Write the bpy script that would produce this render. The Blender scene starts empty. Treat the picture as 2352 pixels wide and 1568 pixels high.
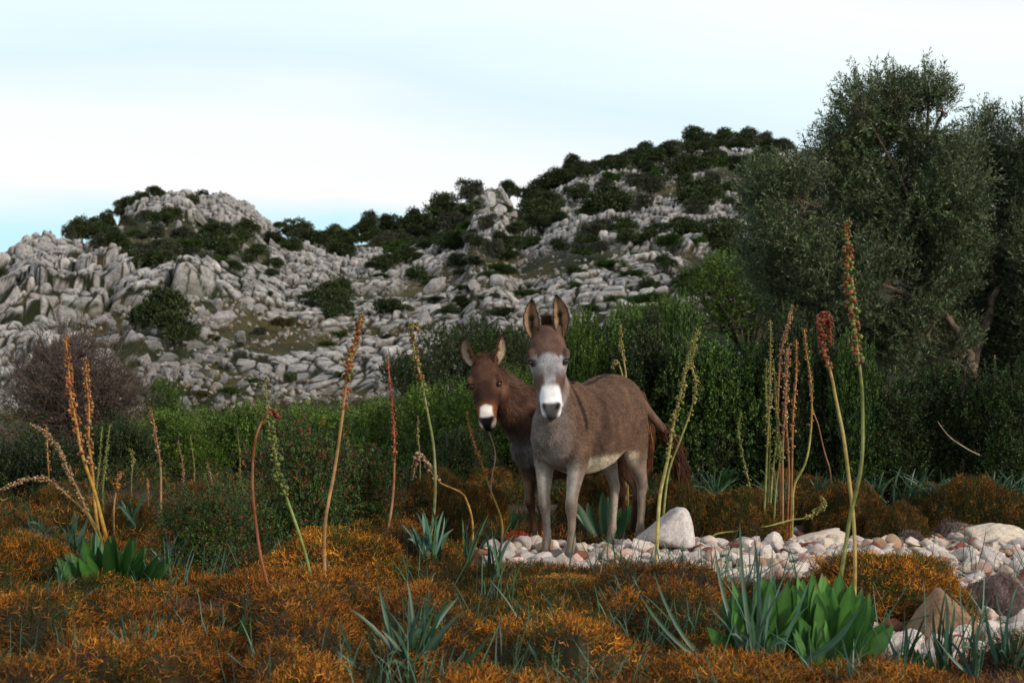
import bpy, bmesh, math, random, os
import numpy as np
from mathutils import Vector, Matrix, noise as mnoise

SKIP = set(os.environ.get('SKIPPARTS', '').split(','))
rng = np.random.default_rng(11)
F, CX, CY, CZ = 3267.0, 1176.0, 784.0, 1.356
sc = bpy.context.scene
C = sc.collection

def at(u, v, Y):
    return np.array([(u-CX)/F*Y, Y, CZ-(v-CY)/F*Y])
def srgb(r, g, b):
    f = lambda c: (c/255/12.92 if c/255 <= .04045 else ((c/255+.055)/1.055)**2.4)
    return (f(r), f(g), f(b))
def nrm(a):
    a = np.asarray(a, float)
    return a/np.maximum(np.linalg.norm(a, axis=-1, keepdims=True), 1e-9)
def sstep(a, b, x):
    t = np.clip((x-a)/(b-a), 0, 1)
    return t*t*(3-2*t)
def hash2(i, j, k=0):
    n = np.sin(i*127.1+j*311.7+k*74.7)*43758.5453
    return n-np.floor(n)
def vnoise(x, y, k=0):
    xi, yi = np.floor(x), np.floor(y)
    fx, fy = x-xi, y-yi
    fx = fx*fx*(3-2*fx); fy = fy*fy*(3-2*fy)
    a, b = hash2(xi, yi, k), hash2(xi+1, yi, k)
    c, d = hash2(xi, yi+1, k), hash2(xi+1, yi+1, k)
    return a*(1-fx)*(1-fy)+b*fx*(1-fy)+c*(1-fx)*fy+d*fx*fy
def fbm(x, y, o=4, k=0):
    s = 0; a = .5
    for i in range(o):
        s = s+a*vnoise(x*2**i, y*2**i, k+i*7); a *= .5
    return s
def voro(x, y, k=0, jit=.9, tilt=False):
    """F1, F2 distances and a random number of the nearest cell"""
    xi, yi = np.floor(x), np.floor(y)
    d1 = np.full(x.shape, 9.); d2 = d1.copy(); idn = np.zeros(x.shape); ox = idn.copy(); oy = idn.copy()
    for a in (-1, 0, 1):
        for b in (-1, 0, 1):
            ci, cj = xi+a, yi+b
            px = ci+.5+(hash2(ci, cj, k+1)-.5)*jit
            py = cj+.5+(hash2(ci, cj, k+2)-.5)*jit
            d = np.hypot(px-x, py-y)
            n1 = d < d1
            d2 = np.where(n1, d1, np.minimum(d2, d))
            idn = np.where(n1, hash2(ci, cj, k+3), idn)
            ox = np.where(n1, x-px, ox); oy = np.where(n1, y-py, oy)
            d1 = np.where(n1, d, d1)
    if tilt: return d1, d2, idn, ox*(np.sin(idn*91)*.8)+oy*(np.sin(idn*57)*.5-.25)
    return d1, d2, idn

# ------------------------------------------------------------ mesh helpers
def make_mesh(name, V, polys, mats=(), col=None, smooth=True, midx=None):
    """polys: list of int arrays (n,3) or (n,4); col: per-vertex rgb"""
    V = np.asarray(V, np.float32)
    me = bpy.data.meshes.new(name)
    polys = [np.asarray(p, np.int32) for p in polys if len(p)]
    me.vertices.add(len(V)); me.vertices.foreach_set('co', V.ravel())
    nl = sum(p.size for p in polys); npol = sum(len(p) for p in polys)
    me.loops.add(nl); me.polygons.add(npol)
    me.loops.foreach_set('vertex_index', np.concatenate([p.ravel() for p in polys]))
    st = []; o = 0
    for p in polys:
        st.append(o+np.arange(len(p))*p.shape[1]); o += p.size
    me.polygons.foreach_set('loop_start', np.concatenate(st).astype(np.int32))
    me.polygons.foreach_set('use_smooth', np.full(npol, smooth))
    if midx is not None: me.polygons.foreach_set('material_index', np.asarray(midx, np.int32))
    me.update(calc_edges=True)
    if col is not None:
        ca = me.color_attributes.new('Col', 'FLOAT_COLOR', 'POINT')
        a = np.ones((len(V), 4), np.float32); a[:, :3] = col
        ca.data.foreach_set('color', a.ravel())
    for m in mats: me.materials.append(m)
    return me
def obj(name, me, parent=None, loc=(0, 0, 0), rot=(0, 0, 0), scale=(1, 1, 1)):
    o = bpy.data.objects.new(name, me); C.objects.link(o)
    o.location = loc; o.rotation_euler = rot; o.scale = scale
    if parent is not None: o.parent = parent
    return o
def tag(o, label=None, cat=None, group=None, kind=None):
    if label: o['label'] = label
    if cat: o['category'] = cat
    if group: o['group'] = group
    if kind: o['kind'] = kind
    return o

class Geo:
    """collects vertices / quads / tris with colours"""
    def __init__(s): s.V = []; s.Q = []; s.T = []; s.Cc = []; s.n = 0
    def add(s, V, Q=None, T=None, col=(1, 1, 1)):
        V = np.asarray(V, float).reshape(-1, 3)
        if Q is not None and len(Q): s.Q.append(np.asarray(Q)+s.n)
        if T is not None and len(T): s.T.append(np.asarray(T)+s.n)
        c = np.asarray(col, float)
        if c.ndim == 1: c = np.tile(c, (len(V), 1))
        s.V.append(V); s.Cc.append(c); s.n += len(V)
    def mesh(s, name, mats, smooth=True):
        P = []
        if s.Q: P.append(np.concatenate(s.Q))
        if s.T: P.append(np.concatenate(s.T))
        return make_mesh(name, np.concatenate(s.V), P, mats, np.concatenate(s.Cc), smooth)

def catmull(P, n):
    P = np.asarray(P, float)
    Q = np.vstack([2*P[0]-P[1], P, 2*P[-1]-P[-2]])
    out = []
    for i in range(1, len(Q)-2):
        p0, p1, p2, p3 = Q[i-1], Q[i], Q[i+1], Q[i+2]
        for t in np.arange(n)/n:
            out.append(.5*((2*p1)+(-p0+p2)*t+(2*p0-5*p1+4*p2-p3)*t*t+(-p0+3*p1-3*p2+p3)*t**3))
    out.append(P[-1])
    return np.array(out)
def tube_frames(P):
    T = nrm(np.gradient(P, axis=0))
    ref = np.array([0., 0, 1]) if abs(T[0][2]) < .9 else np.array([1., 0, 0])
    a = nrm(np.cross(T[0], ref)); A = [a]
    for t in T[1:]:
        a = nrm(a-t*np.dot(a, t)); A.append(a)
    A = np.array(A)
    return A, np.cross(T, A)
def tube(g, P, R, seg=6, col=(1, 1, 1)):
    P = np.asarray(P, float); R = np.broadcast_to(np.asarray(R, float), (len(P),))
    A, B = tube_frames(P)
    th = np.arange(seg)/seg*2*np.pi
    V = P[:, None]+R[:, None, None]*(np.cos(th)[None, :, None]*A[:, None]+np.sin(th)[None, :, None]*B[:, None])
    n = len(P)
    i = np.arange(n-1)[:, None]*seg; j = np.arange(seg)[None]; k = (j+1) % seg
    Q = np.stack([i+j, i+k, i+seg+k, i+seg+j], -1).reshape(-1, 4)
    V = np.vstack([V.reshape(-1, 3), P[:1], P[-1:]])
    j = np.arange(seg); k = (j+1) % seg
    T = np.vstack([np.stack([k, j, np.full(seg, n*seg)], -1),
                   np.stack([(n-1)*seg+j, (n-1)*seg+k, np.full(seg, n*seg+1)], -1)])
    c = np.asarray(col, float)
    if c.ndim == 2: c = np.vstack([np.repeat(c, seg, 0), c[:1], c[-1:]])
    g.add(V, Q, T, c)
def loft(g, rings, sub=4, seg=24, col=(1, 1, 1), pw=2.0):
    """rings: list of (centre, vecA, vecB) ; closed at the ends; pw superellipse power"""
    R = np.array([np.concatenate([np.asarray(x, float) for x in r]) for r in rings])
    R = catmull(R, sub)
    th = np.arange(seg)/seg*2*np.pi
    c, s_ = np.cos(th), np.sin(th)
    e = 2.0/pw
    c = np.sign(c)*np.abs(c)**e; s_ = np.sign(s_)*np.abs(s_)**e
    V = R[:, None, :3]+c[None, :, None]*R[:, None, 3:6]+s_[None, :, None]*R[:, None, 6:9]
    n = len(R)
    i = np.arange(n-1)[:, None]*seg; j = np.arange(seg)[None]; k = (j+1) % seg
    Q = np.stack([i+j, i+k, i+seg+k, i+seg+j], -1).reshape(-1, 4)
    V = np.vstack([V.reshape(-1, 3), R[:1, :3], R[-1:, :3]])
    j = np.arange(seg); k = (j+1) % seg
    T = np.vstack([np.stack([k, j, np.full(seg, n*seg)], -1),
                   np.stack([(n-1)*seg+j, (n-1)*seg+k, np.full(seg, n*seg+1)], -1)])
    g.add(V, Q, T, col)
_ico = {}
def ico(sub):
    if sub not in _ico:
        bm = bmesh.new(); bmesh.ops.create_icosphere(bm, subdivisions=sub, radius=1)
        _ico[sub] = (np.array([v.co[:] for v in bm.verts]), np.array([[v.index for v in f.verts] for f in bm.faces]))
        bm.free()
    return _ico[sub]
def ellip(g, c, M, sub=2, col=(1, 1, 1)):
    V, T = ico(sub)
    g.add(V@np.asarray(M, float)+np.asarray(c), None, T, col)
def randdir(n, r=rng):
    return nrm(r.normal(size=(n, 3)))
def leaf_quads(g, P, D, L, Wd, col, r=rng, fold=0.0):
    """diamond leaves: base P, direction D, length L, width Wd (arrays)"""
    n = len(P)
    D = nrm(D); S = nrm(np.cross(D, randdir(n, r)))
    L = np.broadcast_to(L, (n,))[:, None]; Wd = np.broadcast_to(Wd, (n,))[:, None]
    V = np.stack([P, P+D*L*.45+S*Wd/2, P+D*L, P+D*L*.45-S*Wd/2], 1)
    Q = np.arange(n*4).reshape(n, 4)
    c = np.asarray(col, float)
    if c.ndim == 1: c = np.tile(c, (n, 1))
    g.add(V.reshape(-1, 3), Q, None, np.repeat(c, 4, 0))
def pickcol(n, cols, w=None, jit=.2, r=rng):
    cols = np.asarray(cols, float)
    w = None if w is None else np.asarray(w, float)/np.sum(w)
    c = cols[r.choice(len(cols), n, p=w)]
    return np.clip(c*(1+r.normal(size=(n, 1))*jit), .001, .95)

# ------------------------------------------------------------ materials
def new_mat(name):
    m = bpy.data.materials.new(name); m.use_nodes = True
    nt = m.node_tree; b = nt.nodes['Principled BSDF']
    return m, nt, b, nt.nodes, nt.links
def leaf_mat(name, rough=.55, spec=.25, trans=.0, noise_scale=8., var=.35, sheen=0, objvar=True):
    """vertex colour times a soft noise, a little different on each object"""
    m, nt, b, N, L = new_mat(name)
    a = N.new('ShaderNodeVertexColor'); a.layer_name = 'Col'
    tc = N.new('ShaderNodeTexCoord'); n = N.new('ShaderNodeTexNoise'); n.inputs['Scale'].default_value = noise_scale
    n.inputs['Detail'].default_value = 3
    L.new(tc.outputs['Object'], n.inputs['Vector'])
    mr = N.new('ShaderNodeMapRange'); mr.inputs['From Min'].default_value = .3; mr.inputs['From Max'].default_value = .7
    mr.inputs['To Min'].default_value = 1-var; mr.inputs['To Max'].default_value = 1+var
    L.new(n.outputs['Fac'], mr.inputs['Value'])
    v = N.new('ShaderNodeVectorMath'); v.operation = 'SCALE'
    L.new(a.outputs['Color'], v.inputs[0]); L.new(mr.outputs['Result'], v.inputs['Scale'])
    out = v.outputs[0]
    if objvar:
        oi = N.new('ShaderNodeObjectInfo'); mr2 = N.new('ShaderNodeMapRange')
        mr2.inputs['To Min'].default_value = .8; mr2.inputs['To Max'].default_value = 1.2
        L.new(oi.outputs['Random'], mr2.inputs['Value'])
        v2 = N.new('ShaderNodeVectorMath'); v2.operation = 'SCALE'
        L.new(out, v2.inputs[0]); L.new(mr2.outputs['Result'], v2.inputs['Scale']); out = v2.outputs[0]
    L.new(out, b.inputs['Base Color'])
    b.inputs['Roughness'].default_value = rough
    b.inputs['Specular IOR Level'].default_value = spec
    if trans > 0:
        t = N.new('ShaderNodeBsdfTranslucent'); L.new(out, t.inputs['Color'])
        mx = N.new('ShaderNodeMixShader'); mx.inputs[0].default_value = trans
        L.new(b.outputs[0], mx.inputs[1]); L.new(t.outputs[0], mx.inputs[2])
        L.new(mx.outputs[0], N['Material Output'].inputs['Surface'])
    return m
def ramp(N, stops, interp='LINEAR'):
    r = N.new('ShaderNodeValToRGB'); cr = r.color_ramp; cr.interpolation = interp
    while len(cr.elements) < len(stops): cr.elements.new(.5)
    for e, (p, c) in zip(cr.elements, stops):
        e.position = p; e.color = (*c, 1)
    return r
def rock_mat(name, cols, scale=1.0, bump=.5, objvar=.25, stain=(.25, .15, .07), stain_amt=.35, lichen=(.16, .16, .155), lic=.5, bdist=.05):
    m, nt, b, N, L = new_mat(name)
    tc = N.new('ShaderNodeTexCoord'); oi = N.new('ShaderNodeObjectInfo')
    ad = N.new('ShaderNodeVectorMath'); ad.operation = 'ADD'
    cx = N.new('ShaderNodeVectorMath'); cx.operation = 'SCALE'; cx.inputs[0].default_value = (37, 51, 23)
    L.new(oi.outputs['Random'], cx.inputs['Scale'])
    mp = N.new('ShaderNodeVectorMath'); mp.operation = 'SCALE'; mp.inputs['Scale'].default_value = scale
    L.new(tc.outputs['Object'], mp.inputs[0]); L.new(mp.outputs[0], ad.inputs[0]); L.new(cx.outputs[0], ad.inputs[1])
    P = ad.outputs[0]
    n1 = N.new('ShaderNodeTexNoise'); n1.inputs['Scale'].default_value = 2.2; n1.inputs['Detail'].default_value = 7; n1.inputs['Roughness'].default_value = .65
    L.new(P, n1.inputs['Vector'])
    k = len(cols)
    r1 = ramp(N, [(.3+.4*i/(k-1), c) for i, c in enumerate(cols)])
    L.new(n1.outputs['Fac'], r1.inputs[0])
    # lichen / weathering
    n2 = N.new('ShaderNodeTexNoise'); n2.inputs['Scale'].default_value = 5.5; n2.inputs['Detail'].default_value = 8; n2.inputs['Roughness'].default_value = .75
    L.new(P, n2.inputs['Vector'])
    r2 = ramp(N, [(.5, (0, 0, 0)), (.66, (lic, lic, lic))]); L.new(n2.outputs['Fac'], r2.inputs[0])
    mx = N.new('ShaderNodeMixRGB'); L.new(r2.outputs[0], mx.inputs[0]); L.new(r1.outputs[0], mx.inputs[1]); mx.inputs[2].default_value = (*lichen, 1)
    # ochre stains
    n3 = N.new('ShaderNodeTexNoise'); n3.inputs['Scale'].default_value = 1.7; n3.inputs['Detail'].default_value = 4
    ad3 = N.new('ShaderNodeVectorMath'); ad3.operation = 'ADD'; ad3.inputs[1].default_value = (9, 4, 2); L.new(P, ad3.inputs[0]); L.new(ad3.outputs[0], n3.inputs['Vector'])
    r3 = ramp(N, [(.53, (0, 0, 0)), (.72, (stain_amt,)*3)]); L.new(n3.outputs['Fac'], r3.inputs[0])
    m3 = N.new('ShaderNodeMixRGB'); L.new(r3.outputs[0], m3.inputs[0]); L.new(mx.outputs[0], m3.inputs[1]); m3.inputs[2].default_value = (*stain, 1)
    mr = N.new('ShaderNodeMapRange'); mr.inputs['To Min'].default_value = 1-objvar; mr.inputs['To Max'].default_value = 1+objvar
    L.new(oi.outputs['Random'], mr.inputs['Value'])
    v = N.new('ShaderNodeVectorMath'); v.operation = 'SCALE'; L.new(m3.outputs[0], v.inputs[0]); L.new(mr.outputs[0], v.inputs['Scale'])
    out = v.outputs[0]
    a = N.new('ShaderNodeVertexColor'); a.layer_name = 'Col'
    mu = N.new('ShaderNodeVectorMath'); mu.operation = 'MULTIPLY'; L.new(out, mu.inputs[0]); L.new(a.outputs['Color'], mu.inputs[1])
    L.new(mu.outputs[0], b.inputs['Base Color'])
    b.inputs['Roughness'].default_value = .9; b.inputs['Specular IOR Level'].default_value = .2
    bp = N.new('ShaderNodeBump'); bp.inputs['Strength'].default_value = bump; bp.inputs['Distance'].default_value = bdist
    L.new(n2.outputs['Fac'], bp.inputs['Height']); L.new(bp.outputs[0], b.inputs['Normal'])
    return m
M = {}
M['leaf'] = leaf_mat('leaf', .5, .35, .15)
M['farleaf'] = leaf_mat('far_leaf', .7, .15, 0, 1.5, .4)
M['twig'] = leaf_mat('thorn_twigs', .6, .2, 0, 2.5, .45)
M['blade'] = leaf_mat('blade', .42, .4, .12, 3., .2)
M['stem'] = leaf_mat('stem', .5, .35, 0, 30., .3, objvar=False)
M['capsule'] = leaf_mat('capsule', .45, .4, .05, 60., .35, objvar=False)
M['bark'] = leaf_mat('bark', .9, .1, 0, 14., .5, objvar=False)
M['coat'] = leaf_mat('coat', .8, .15, 0, 16., .22, objvar=False)
M['hoof'] = leaf_mat('hoof_horn', .5, .3, 0, 30., .3, objvar=False)
_lime = [(.25, .24, .235), (.48, .465, .45), (.72, .70, .675)]
M['hillrock'] = rock_mat('weathered_limestone', _lime, 1.6, .9, .18, (.34, .2, .11), .35, (.10, .098, .095), .8, .15)
M['stone'] = rock_mat('rubble_stone', [(.46, .41, .38), (.66, .62, .59), (.80, .77, .74)], 3.5, .5, .16, (.34, .16, .1), .55, (.30, .27, .26), .5, .02)
def eye_mat():
    m, nt, b, N, L = new_mat('eye_gloss')
    n = N.new('ShaderNodeTexNoise'); n.inputs['Scale'].default_value = 20
    r = ramp(N, [(.3, (.004, .003, .003)), (.7, (.014, .008, .006))]); L.new(n.outputs['Fac'], r.inputs[0]); L.new(r.outputs[0], b.inputs['Base Color'])
    b.inputs['Roughness'].default_value = .12
    return m
M['eye'] = eye_mat()
# ------------------------------------------------------------ terrain
Y0 = 28.0
_cu = np.array([-900, -300, 0, 60, 100, 140, 180, 235, 265, 300, 380, 430, 460, 520, 570, 625, 660, 720, 800, 850, 940, 1000, 1060, 1088, 1150, 1192, 1220, 1260, 1330, 1400, 1450, 1520, 1580, 1720, 1800, 1900, 2100, 2352, 3300.])
_cv = np.array([700, 640, 603, 560, 545, 562, 560, 540, 515, 480, 452, 447, 460, 455, 478, 520, 545, 548, 560, 555, 550, 525, 508, 448, 436, 492, 480, 445, 402, 378, 376, 362, 345, 342, 345, 350, 380, 420, 560.])
_du = np.array([-900, 0, 100, 300, 450, 640, 850, 1100, 1400, 1700, 2352, 3300.])
_dd = np.array([60, 58, 62, 74, 78, 88, 100, 110, 125, 140, 150, 150.])
def crest(u): return np.interp(u, _cu, _cv), np.interp(u, _du, _dd)
def vfoot(u): return np.interp(u, [-900, 0, 500, 900, 1300, 2400, 3300], [960, 950, 945, 925, 905, 890, 890.])
def hill_v_to_Y(u, v):
    vc, D = crest(u); vf = vfoot(u)
    t = np.clip((v-vc)/(vf-vc), 0.0, 1)
    return 1/(1/D+t*(1/Y0-1/D))
def hill_z(x, y):
    """ground height of the hillside beyond Y0 (smooth part)"""
    u = CX+x/y*F
    vc, D = crest(u); vf = vfoot(u)
    yy = np.minimum(y, D)
    t = (1/yy-1/D)/(1/Y0-1/D)
    v = vc+(vf-vc)*t
    z = CZ-(v-CY)/F*yy
    return z-np.maximum(y-D, 0)*.35
def near_z(x, y):
    z = -.1*sstep(8.9, 10.6, y)+.02*(fbm(x*.7+3, y*.7, 3, 5)-.45)
    zf = CZ-(vfoot(CX+x/np.maximum(y, 3)*F)-CY)/F*Y0
    return z+(zf+.1)*sstep(13, 28, y)
def ground_z(x, y):
    x = np.asarray(x, float); y = np.asarray(y, float)
    return np.where(y > Y0, hill_z(x, np.maximum(y, Y0)), near_z(x, y))
def gz(x, y): return float(ground_z(np.array([x]), np.array([y]))[0])

def grid_mesh(name, X, Yy, Z, mats, col=None, smooth=True):
    r, c = X.shape
    V = np.stack([X, Yy, Z], -1).reshape(-1, 3)
    i = np.arange(r-1)[:, None]*c; j = np.arange(c-1)[None]
    Q = np.stack([i+j, i+j+1, i+c+j+1, i+c+j], -1).reshape(-1, 4)
    return make_mesh(name, V, [Q], mats, None if col is None else col.reshape(-1, 3), smooth)

def ground_mat():
    m, nt, b, N, L = new_mat('dry_soil')
    tc = N.new('ShaderNodeTexCoord'); n = N.new('ShaderNodeTexNoise'); n.inputs['Scale'].default_value = 2.3; n.inputs['Detail'].default_value = 9
    L.new(tc.outputs['Object'], n.inputs['Vector'])
    r = ramp(N, [(.35, (.020, .026, .010)), (.5, (.055, .034, .014)), (.65, (.10, .055, .028))]); L.new(n.outputs['Fac'], r.inputs[0])
    L.new(r.outputs[0], b.inputs['Base Color']); b.inputs['Roughness'].default_value = .95
    bp = N.new('ShaderNodeBump'); bp.inputs['Strength'].default_value = .8; bp.inputs['Distance'].default_value = .05
    L.new(n.outputs['Fac'], bp.inputs['Height']); L.new(bp.outputs[0], b.inputs['Normal'])
    return m
M['soil'] = ground_mat()

def build_ground():
    xs = np.concatenate([np.linspace(-400, -40, 13), np.linspace(-34, -8, 14), np.linspace(-7.5, 7.5, 120), np.linspace(8, 34, 14), np.linspace(40, 400, 13)])
    ys = np.concatenate([np.linspace(-300, -20, 10), np.linspace(-15, 3, 10), np.linspace(3.5, 14, 90), np.linspace(14.5, 28.6, 40)])
    X, Y = np.meshgrid(xs, ys)
    Z = near_z(X, Y)-.004*(Y > 27.9)
    tag(obj('ground', grid_mesh('ground', X, Y, Z, [M['soil']])), kind='structure')

def rocky(u, v):
    """how bare and rocky the hillside is at a picture direction"""
    r = .80+0*u
    r = np.where((u > 1180) & (v < 560-(u-1180)*.05), .62, r)
    r = np.where((u > 700) & (u < 1250) & (v < 590), .5, r)
    r = np.where((u > 1120) & (v > 560) & (v < 650), .66, r)
    r = np.where((u > 190) & (u < 620) & (v > 500) & (v < 625), .35, r)
    r = np.where((u > 640) & (u < 900) & (v < 575), .3, r)
    r = r*(1-sstep(1480, 1640, u)*sstep(560, 620, v)*.8)
    r = r*(1-sstep(900, 1150, u)*sstep(730, 800, v)*.8)
    r = np.where((u > 240) & (u < 640) & (v < 500+(u-400)*.15), .95, r)
    return np.clip(r, .05, 1)
def build_hill():
    us = np.concatenate([np.arange(-2600, -420, 22), np.arange(-420, 2800, 3.6), np.arange(2800, 5200, 22)])
    ts = np.linspace(1.0, 0, 430)
    U, T = np.meshgrid(us, ts)
    vc, D = crest(U); vf = vfoot(U)
    Y = 1/(1/D+T*(1/Y0-1/D))
    Z = CZ-(vc+(vf-vc)*T-CY)/F*Y
    X = (U-CX)/F*Y
    v = vc+(vf-vc)*T
    # rubble relief: jittered cells at two sizes, pulled up where the slope is bare rock
    rk = rocky(U, v)
    pres = sstep(.40, .54, fbm(X*.22+Y*.02, Y*.15, 4, 3)+(rk-.62)*.62)
    pres = pres*(1-.8*sstep(900, 925, v+30*fbm(U/90, U*0, 2, 4)))
    w1 = fbm(X*.5, Y*.5, 3, 9)*1.2
    bigl = 1+.0*X
    a1, a2, i1, t1 = voro(X/1.05+w1*.9+Y*.06, Y/1.7+w1*.7, 1, tilt=True)
    b1, b2, i2, t2 = voro(X/.46+w1*.8-Y*.08, Y/.8+w1*.5, 5, tilt=True)
    dome = lambda f1, f2: sstep(0, .24, f2-f1)
    far = np.clip(Y/70, .55, 1.0)
    lf = .75+.7*(1-sstep(420, 560, U))*sstep(590, 640, v)
    bm = (1-sstep(430, 540, U))*sstep(605, 640, v)*(1-sstep(820, 900, v))
    c1, c2, i3, t3 = voro(X/2.0+w1*.7+3, Y/3.4+w1*.5, 11, tilt=True)
    lf = lf*(1-.5*bm)
    h = pres*bm*((.25+.75*i3+.4*t3)*sstep(0, .2, c2-c1)*.95)
    h = h+pres*far*lf*((.25+.75*i1**1.5+.45*t1)*dome(a1, a2)*.50+(.12+.88*i2**1.8+.5*t2)*dome(b1, b2)*.34)
    h += pres*.16*(fbm(X*3, Y*2, 4, 12)-.4)
    fade = sstep(1.0, .93, T)
    Z = Z+h*fade+(-.15*(1-pres)*fade)
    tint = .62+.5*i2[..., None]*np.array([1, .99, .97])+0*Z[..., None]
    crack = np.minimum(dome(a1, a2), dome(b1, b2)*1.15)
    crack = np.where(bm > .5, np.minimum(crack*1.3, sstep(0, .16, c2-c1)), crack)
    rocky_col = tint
    veg_shade = np.stack([np.full_like(Z, .075), np.full_like(Z, .095), np.full_like(Z, .035)], -1)*(.7+.8*fbm(X*.8, Y*.8, 3, 21))[..., None]
    veg_shade = veg_shade+np.array([.18, .10, .02])*sstep(.45, .6, fbm(X*.3+7, Y*.3, 3, 31))[..., None]*.6
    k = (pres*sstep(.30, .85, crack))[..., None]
    veg_shade = veg_shade*(.45+.55*(1-pres[..., None]))  # plant colour darkened among the rocks, painting shade into the gaps
    col = veg_shade*(1-k)+rocky_col*k
    # beyond the crest
    rows = []
    for f, dz in ((1.06, -1.8), (1.3, -12), (2.2, -40), (5, -60)):
        rows.append((X[-1]*f, Y[-1]*f, Z[-1]*0+np.minimum(Z[-1]+dz, Z[-1]) if f < 1.2 else np.maximum(Z[-1]+dz, -1.5)))
    X = np.vstack([X]+[r[0] for r in rows]); Y = np.vstack([Y]+[r[1] for r in rows]); Z = np.vstack([Z]+[r[2] for r in rows])
    col = np.concatenate([col]+[col[-1:]]*4)
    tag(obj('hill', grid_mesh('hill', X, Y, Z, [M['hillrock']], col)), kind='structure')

# ------------------------------------------------------------ rocks
def rock_arrays(seed, sub=3, cuts=14, p=10, flat=(1, 1, 1), rough=.05, dmin=.62):
    r = np.random.default_rng(seed)
    D, T = ico(sub)
    n = randdir(cuts, r); d = r.uniform(dmin, 1.0, cuts)
    q = np.maximum(D@n.T, 0)/d
    rad = (np.sum(q**p, 1)+.25**p)**(-1/p)
    rad = np.minimum(rad, 1.35)
    if rough > 0 and sub >= 3:
        ns = np.array([mnoise.fractal(Vector(x*2.2)+Vector((seed*3.1, 0, 0)), 1.0, 2.0, 4) for x in D])
        rad = rad*(1+rough*ns)
    V = D*rad[:, None]*np.array(flat)
    return V, T
ROCK = {}
def rock_set(key, n, sub, mat, flat=(1, .85, .72), **kw):
    L_ = []
    for i in range(n):
        V, T = rock_arrays(100+i*7+len(key), sub, flat=flat, **kw)
        L_.append(make_mesh('rock', V, [T], [mat], np.ones((len(V), 3)), True))
    ROCK[key] = L_
def zone_phrase(u, v):
    if v < 560:
        if u < 240: return 'on the left shoulder of the hill'
        if u < 660: return 'on the rocky peak at the left'
        if u < 1000: return 'on the ridge dip between the peaks'
        if u < 1230: return 'beside the rocky knob on the ridge'
        if u < 1560: return 'on the ridge climbing to the right'
        return 'on the highest ridge beside the olive tree'
    if v < 700:
        if u < 480: return 'in the rock band below the left peak'
        if u < 900: return 'on the slope below the ridge dip'
        if u < 1300: return 'on the slope above the brown donkey'
        if u < 1560: return 'on the slope above the grey donkey'
        return 'on the slope left of the olive tree'
    if u < 480: return 'low behind the leafless brown bush'
    if u < 760: return 'low between the leafless bush and squill stalks'
    if u < 1050: return 'low on the slope left of the donkeys'
    if u < 1350: return 'low on the slope behind both donkeys'
    return 'low on the slope right of both donkeys'

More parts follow.
